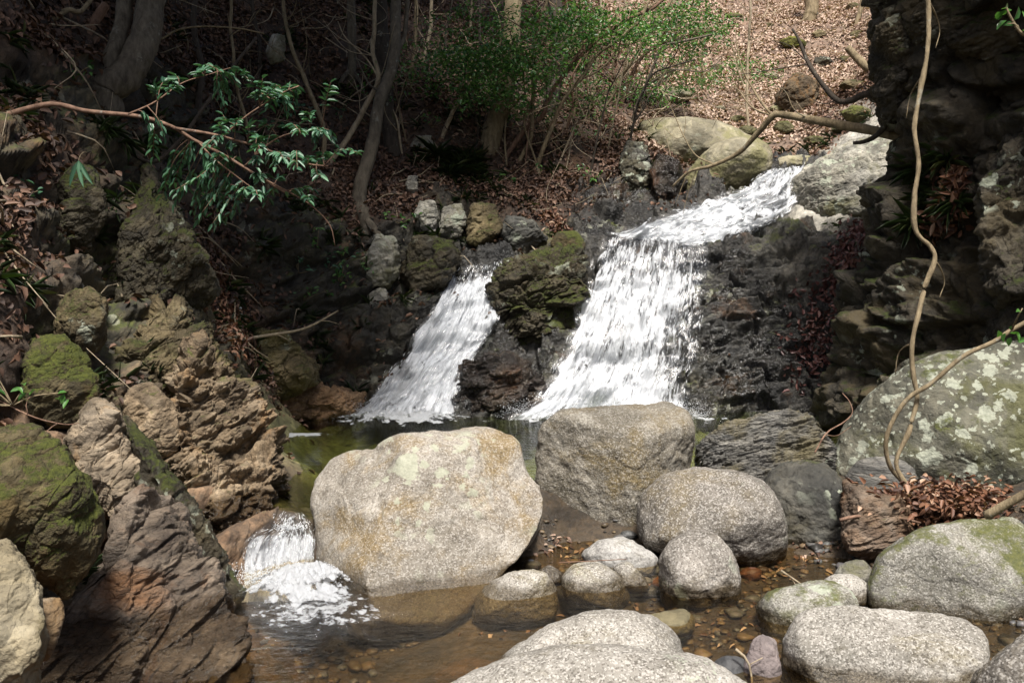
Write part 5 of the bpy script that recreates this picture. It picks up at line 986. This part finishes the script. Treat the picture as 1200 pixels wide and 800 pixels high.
patch('leaf_litter', [(560,735,40),(700,720,60),(850,720,40),(860,740,40)], 120, LF_DEAD, 'dead leaves lying on the stream bed', (.025, .05), lift=.01, tilt=.2)
# leaf pile behind the mossy crowned boulder
C = []
for _ in range(2600):
    x, y = rng.normal(1100, 36), rng.normal(590, 12)
    C.append(P(x, y, 5.62 + rng.normal() * .14))
C = np.array(C); n = len(C); C[:, 2] = np.minimum(C[:, 2], .66 - .5 * np.abs(C[:, 0] - 2.3))
lp = leaves('leaf_pile', C, rvec(n) * (1, 1, .4), rng.normal(size=(n, 3)) * .6 + (0, -.3, 1), rng.uniform(.03, .06, n), rng.uniform(.016, .032, n), LF_RUST, fold=.3, curl=.3)
tag(lp, 'heap of rusty dead leaves between the lichen boulder and the moss-crowned boulder', kind='stuff')
# fallen twigs
k = rng.choice(len(gp), 800, p=wgt / wgt.sum()); TW = []
for i in k:
    L = rng.uniform(.15, .7) * (1 if rng.random() < .85 else 2); d = np.cross(gn[i], rvec(1)[0]); d /= np.linalg.norm(d) + 1e-6; a = gp[i] + gn[i] * .03
    TW.append(tube([a, a + d * L * .5 + rng.normal(size=3) * .05, a + d * L + rng.normal(size=3) * .08 + gn[i] * .05], rng.uniform(.004, .012), .002, 5, .08))
V, F = merge(TW); tag(mesh('twig_litter', V, F, BK_PALE), 'thin fallen twigs strewn over the leafy slopes', kind='stuff')
# grass and small green plants
def tufts(name, roots, nrm_, blades, L, W, mat, label, droop=.55, parent=None):
    C, D, N, Ls = [], [], [], []
    for r, g in zip(roots, nrm_):
        for _ in range(blades):
            C.append(r + rng.normal(size=3) * .02); d = g * .6 + rng.normal(size=3) * .6 + (0, -.2, .15); D.append(d); N.append((0, 0, 1) + rng.normal(size=3) * .3); Ls.append(rng.uniform(.5, 1) * L)
    n = len(C); return tag(leaves(name, np.array(C), np.array(D), np.array(N), np.array(Ls), W, mat, parent, fold=.15, curl=droop), label, kind='stuff')
wg = area * sstep(.15, .6, ms + lt * .35) * (gp[:, 1] > 4) * (gp[:, 1] < 13.5) * (fbm(gp * 1.3, 3, 97) > .15) * (gn[:, 2] > .1) * (wt < .45)
k = rng.choice(len(gp), 700, p=wg / wg.sum()); tufts('grass', gp[k], gn[k], 16, .17, .008, LF_GRASS, 'dark grass tufts sprouting from the shaded banks')
spots = [(540,200),(530,195),(548,190),(525,205),(512,185),(555,198)]
tufts('grass', [hit(*s) for s in spots], [np.array((0, -.6, .8))] * 6, 60, .3, .008, LF_GRASS, 'big drooping grass tuft above the broken ledge')
cs_ = [];
for x, y in ((1100,225),(1090,215),(1110,190),(1085,240),(1120,240),(1072,262),(1078,200)):
    d = Vector(P(x, y, 10.)) - CAMP; d.normalize(); h = CB.ray_cast(CAMP, d); cs_.append(np.array(h[0]))
tufts('grass', cs_, [np.array((-.8, -.4, .3))] * len(cs_), 40, .26, .008, LF_GRASS, 'dark grass hanging from the cliff face')
def plant(x, y, n, size, mat, label, cat='plant', Y=None, spread=20, name='plant'):
    b = hit(x, y) if Y is None else P(x, y, Y); root = empty(name, b); tag(root, label, cat); TWs, C, D = [], [], []
    for k in range(max(3, n // 5)):
        e = b + np.array((rng.normal() * spread / FPX * b[1] * .5, -abs(rng.normal()) * .06, abs(rng.normal()) * spread / FPX * b[1] * .5 + .02))
        TWs.append(tube([b, (b + e) / 2 + rng.normal(size=3) * .01, e], .004, .002, 5, .03))
        for _ in range(5): C.append(e + rng.normal(size=3) * size * .4); D.append(rvec(1)[0] * (1, 1, .5) + (0, -.2, -.1))
    V, F = merge(TWs); mesh('stem', V, F, BK_TAN, root)
    C = np.array(C); m_ = len(C); leaves('leaves', C, np.array(D), rng.normal(size=(m_, 3)) * .4 + (0, -.5, .8), rng.uniform(.7, 1.1, m_) * size, rng.uniform(.4, .5, m_) * size, mat, root)
plant(15, 475, 40, .05, LF_FRESH, 'fresh green seedling above the moss-covered block', Y=4.35, spread=60)
for x, y, n, s, lab in [(385,315,30,.06,'fern-like plant on the dark bank under the pale lichen stones'),(400,300,25,.05,'small green plant beside the whitish lichen rock'),(350,320,25,.05,'small green plant hanging over the dark recess'),(30,230,25,.05,'small dark plant on the shaded leafy bank'),(88,95,20,.05,'seedling under the stout bending trunk'),(600,215,15,.06,'little green plant at the foot of the crooked stems'),(640,150,20,.06,'low green plant among the tangled stems'),(700,165,20,.07,'bamboo-grass plant in the leaf litter'),(745,130,16,.07,'bamboo-grass plant at the edge of the hillside'),(400,145,20,.06,'low evergreen seedling beside the thin curving stem'),(320,150,18,.06,'low evergreen seedling near the standing grey stone'),(455,330,14,.05,'seedling next to the mossy hump'),(600,140,18,.06,'seedling beside the thick straight trunk'),(350,150,20,.07,'dark leafy seedling behind the shrub tips'),(398,332,30,.06,'fresh green fern dangling over the black recess'),(372,296,30,.06,'fresh green fern beside the slender stem'),(432,322,22,.05,'tiny fern between the whitish lichen stones'),(356,352,22,.06,'leafy weed above the fallen dead branch'),(470,262,22,.06,'leafy weed next to the foot of the leaning trunk'),(690,215,22,.06,'leafy weed at the lower end of the leafy slope'),(505,150,22,.06,'green weed above the big grass tuft')]:
    plant(x, y, n, s, LF_EVER if 'dark' in lab or 'evergreen' in lab else LF_BRIGHT, lab, spread=24)
b = P(92, 188, 6.2); pl = empty('bamboo_grass', b); tag(pl, 'drooping twin-bladed bamboo-grass sprig on the shaded bank', 'plant')
leaves('leaves', np.repeat(b[None], 3, 0), np.array(((-.35, -.2, -.9), (.5, -.2, -.85), (.2, -.3, -1))), np.array(((0, -1, .2),) * 3), .17, .03, LF_EVER, pl)
V, F, _ = tube([b + (0, .12, .06), b + (0, .05, .05), b], .003, .002, 5, .03); mesh('stem', V, F, BK_TAN, pl)
# melting snow in the gully
for ol, Y, lab in (([(262,372),(268,358),(280,356),(284,368),(275,378)], 8.25, 'small patch of snow lying on the gully leaves'), ([(256,405),(272,399),(290,401),(282,408),(262,409)], 8.15, 'thin strip of snow under the fallen dead branch')):
    m = M('snow'); SN = m.end(m.pbr((.8, .82, .85), .6, m.bump(m.noise(m.objco(), 60, 4), .4, .01)))
    boulder('snow', ol, Y, SN, lab, 'snow', depth=.5, p=6, lv=5, rough=.08)
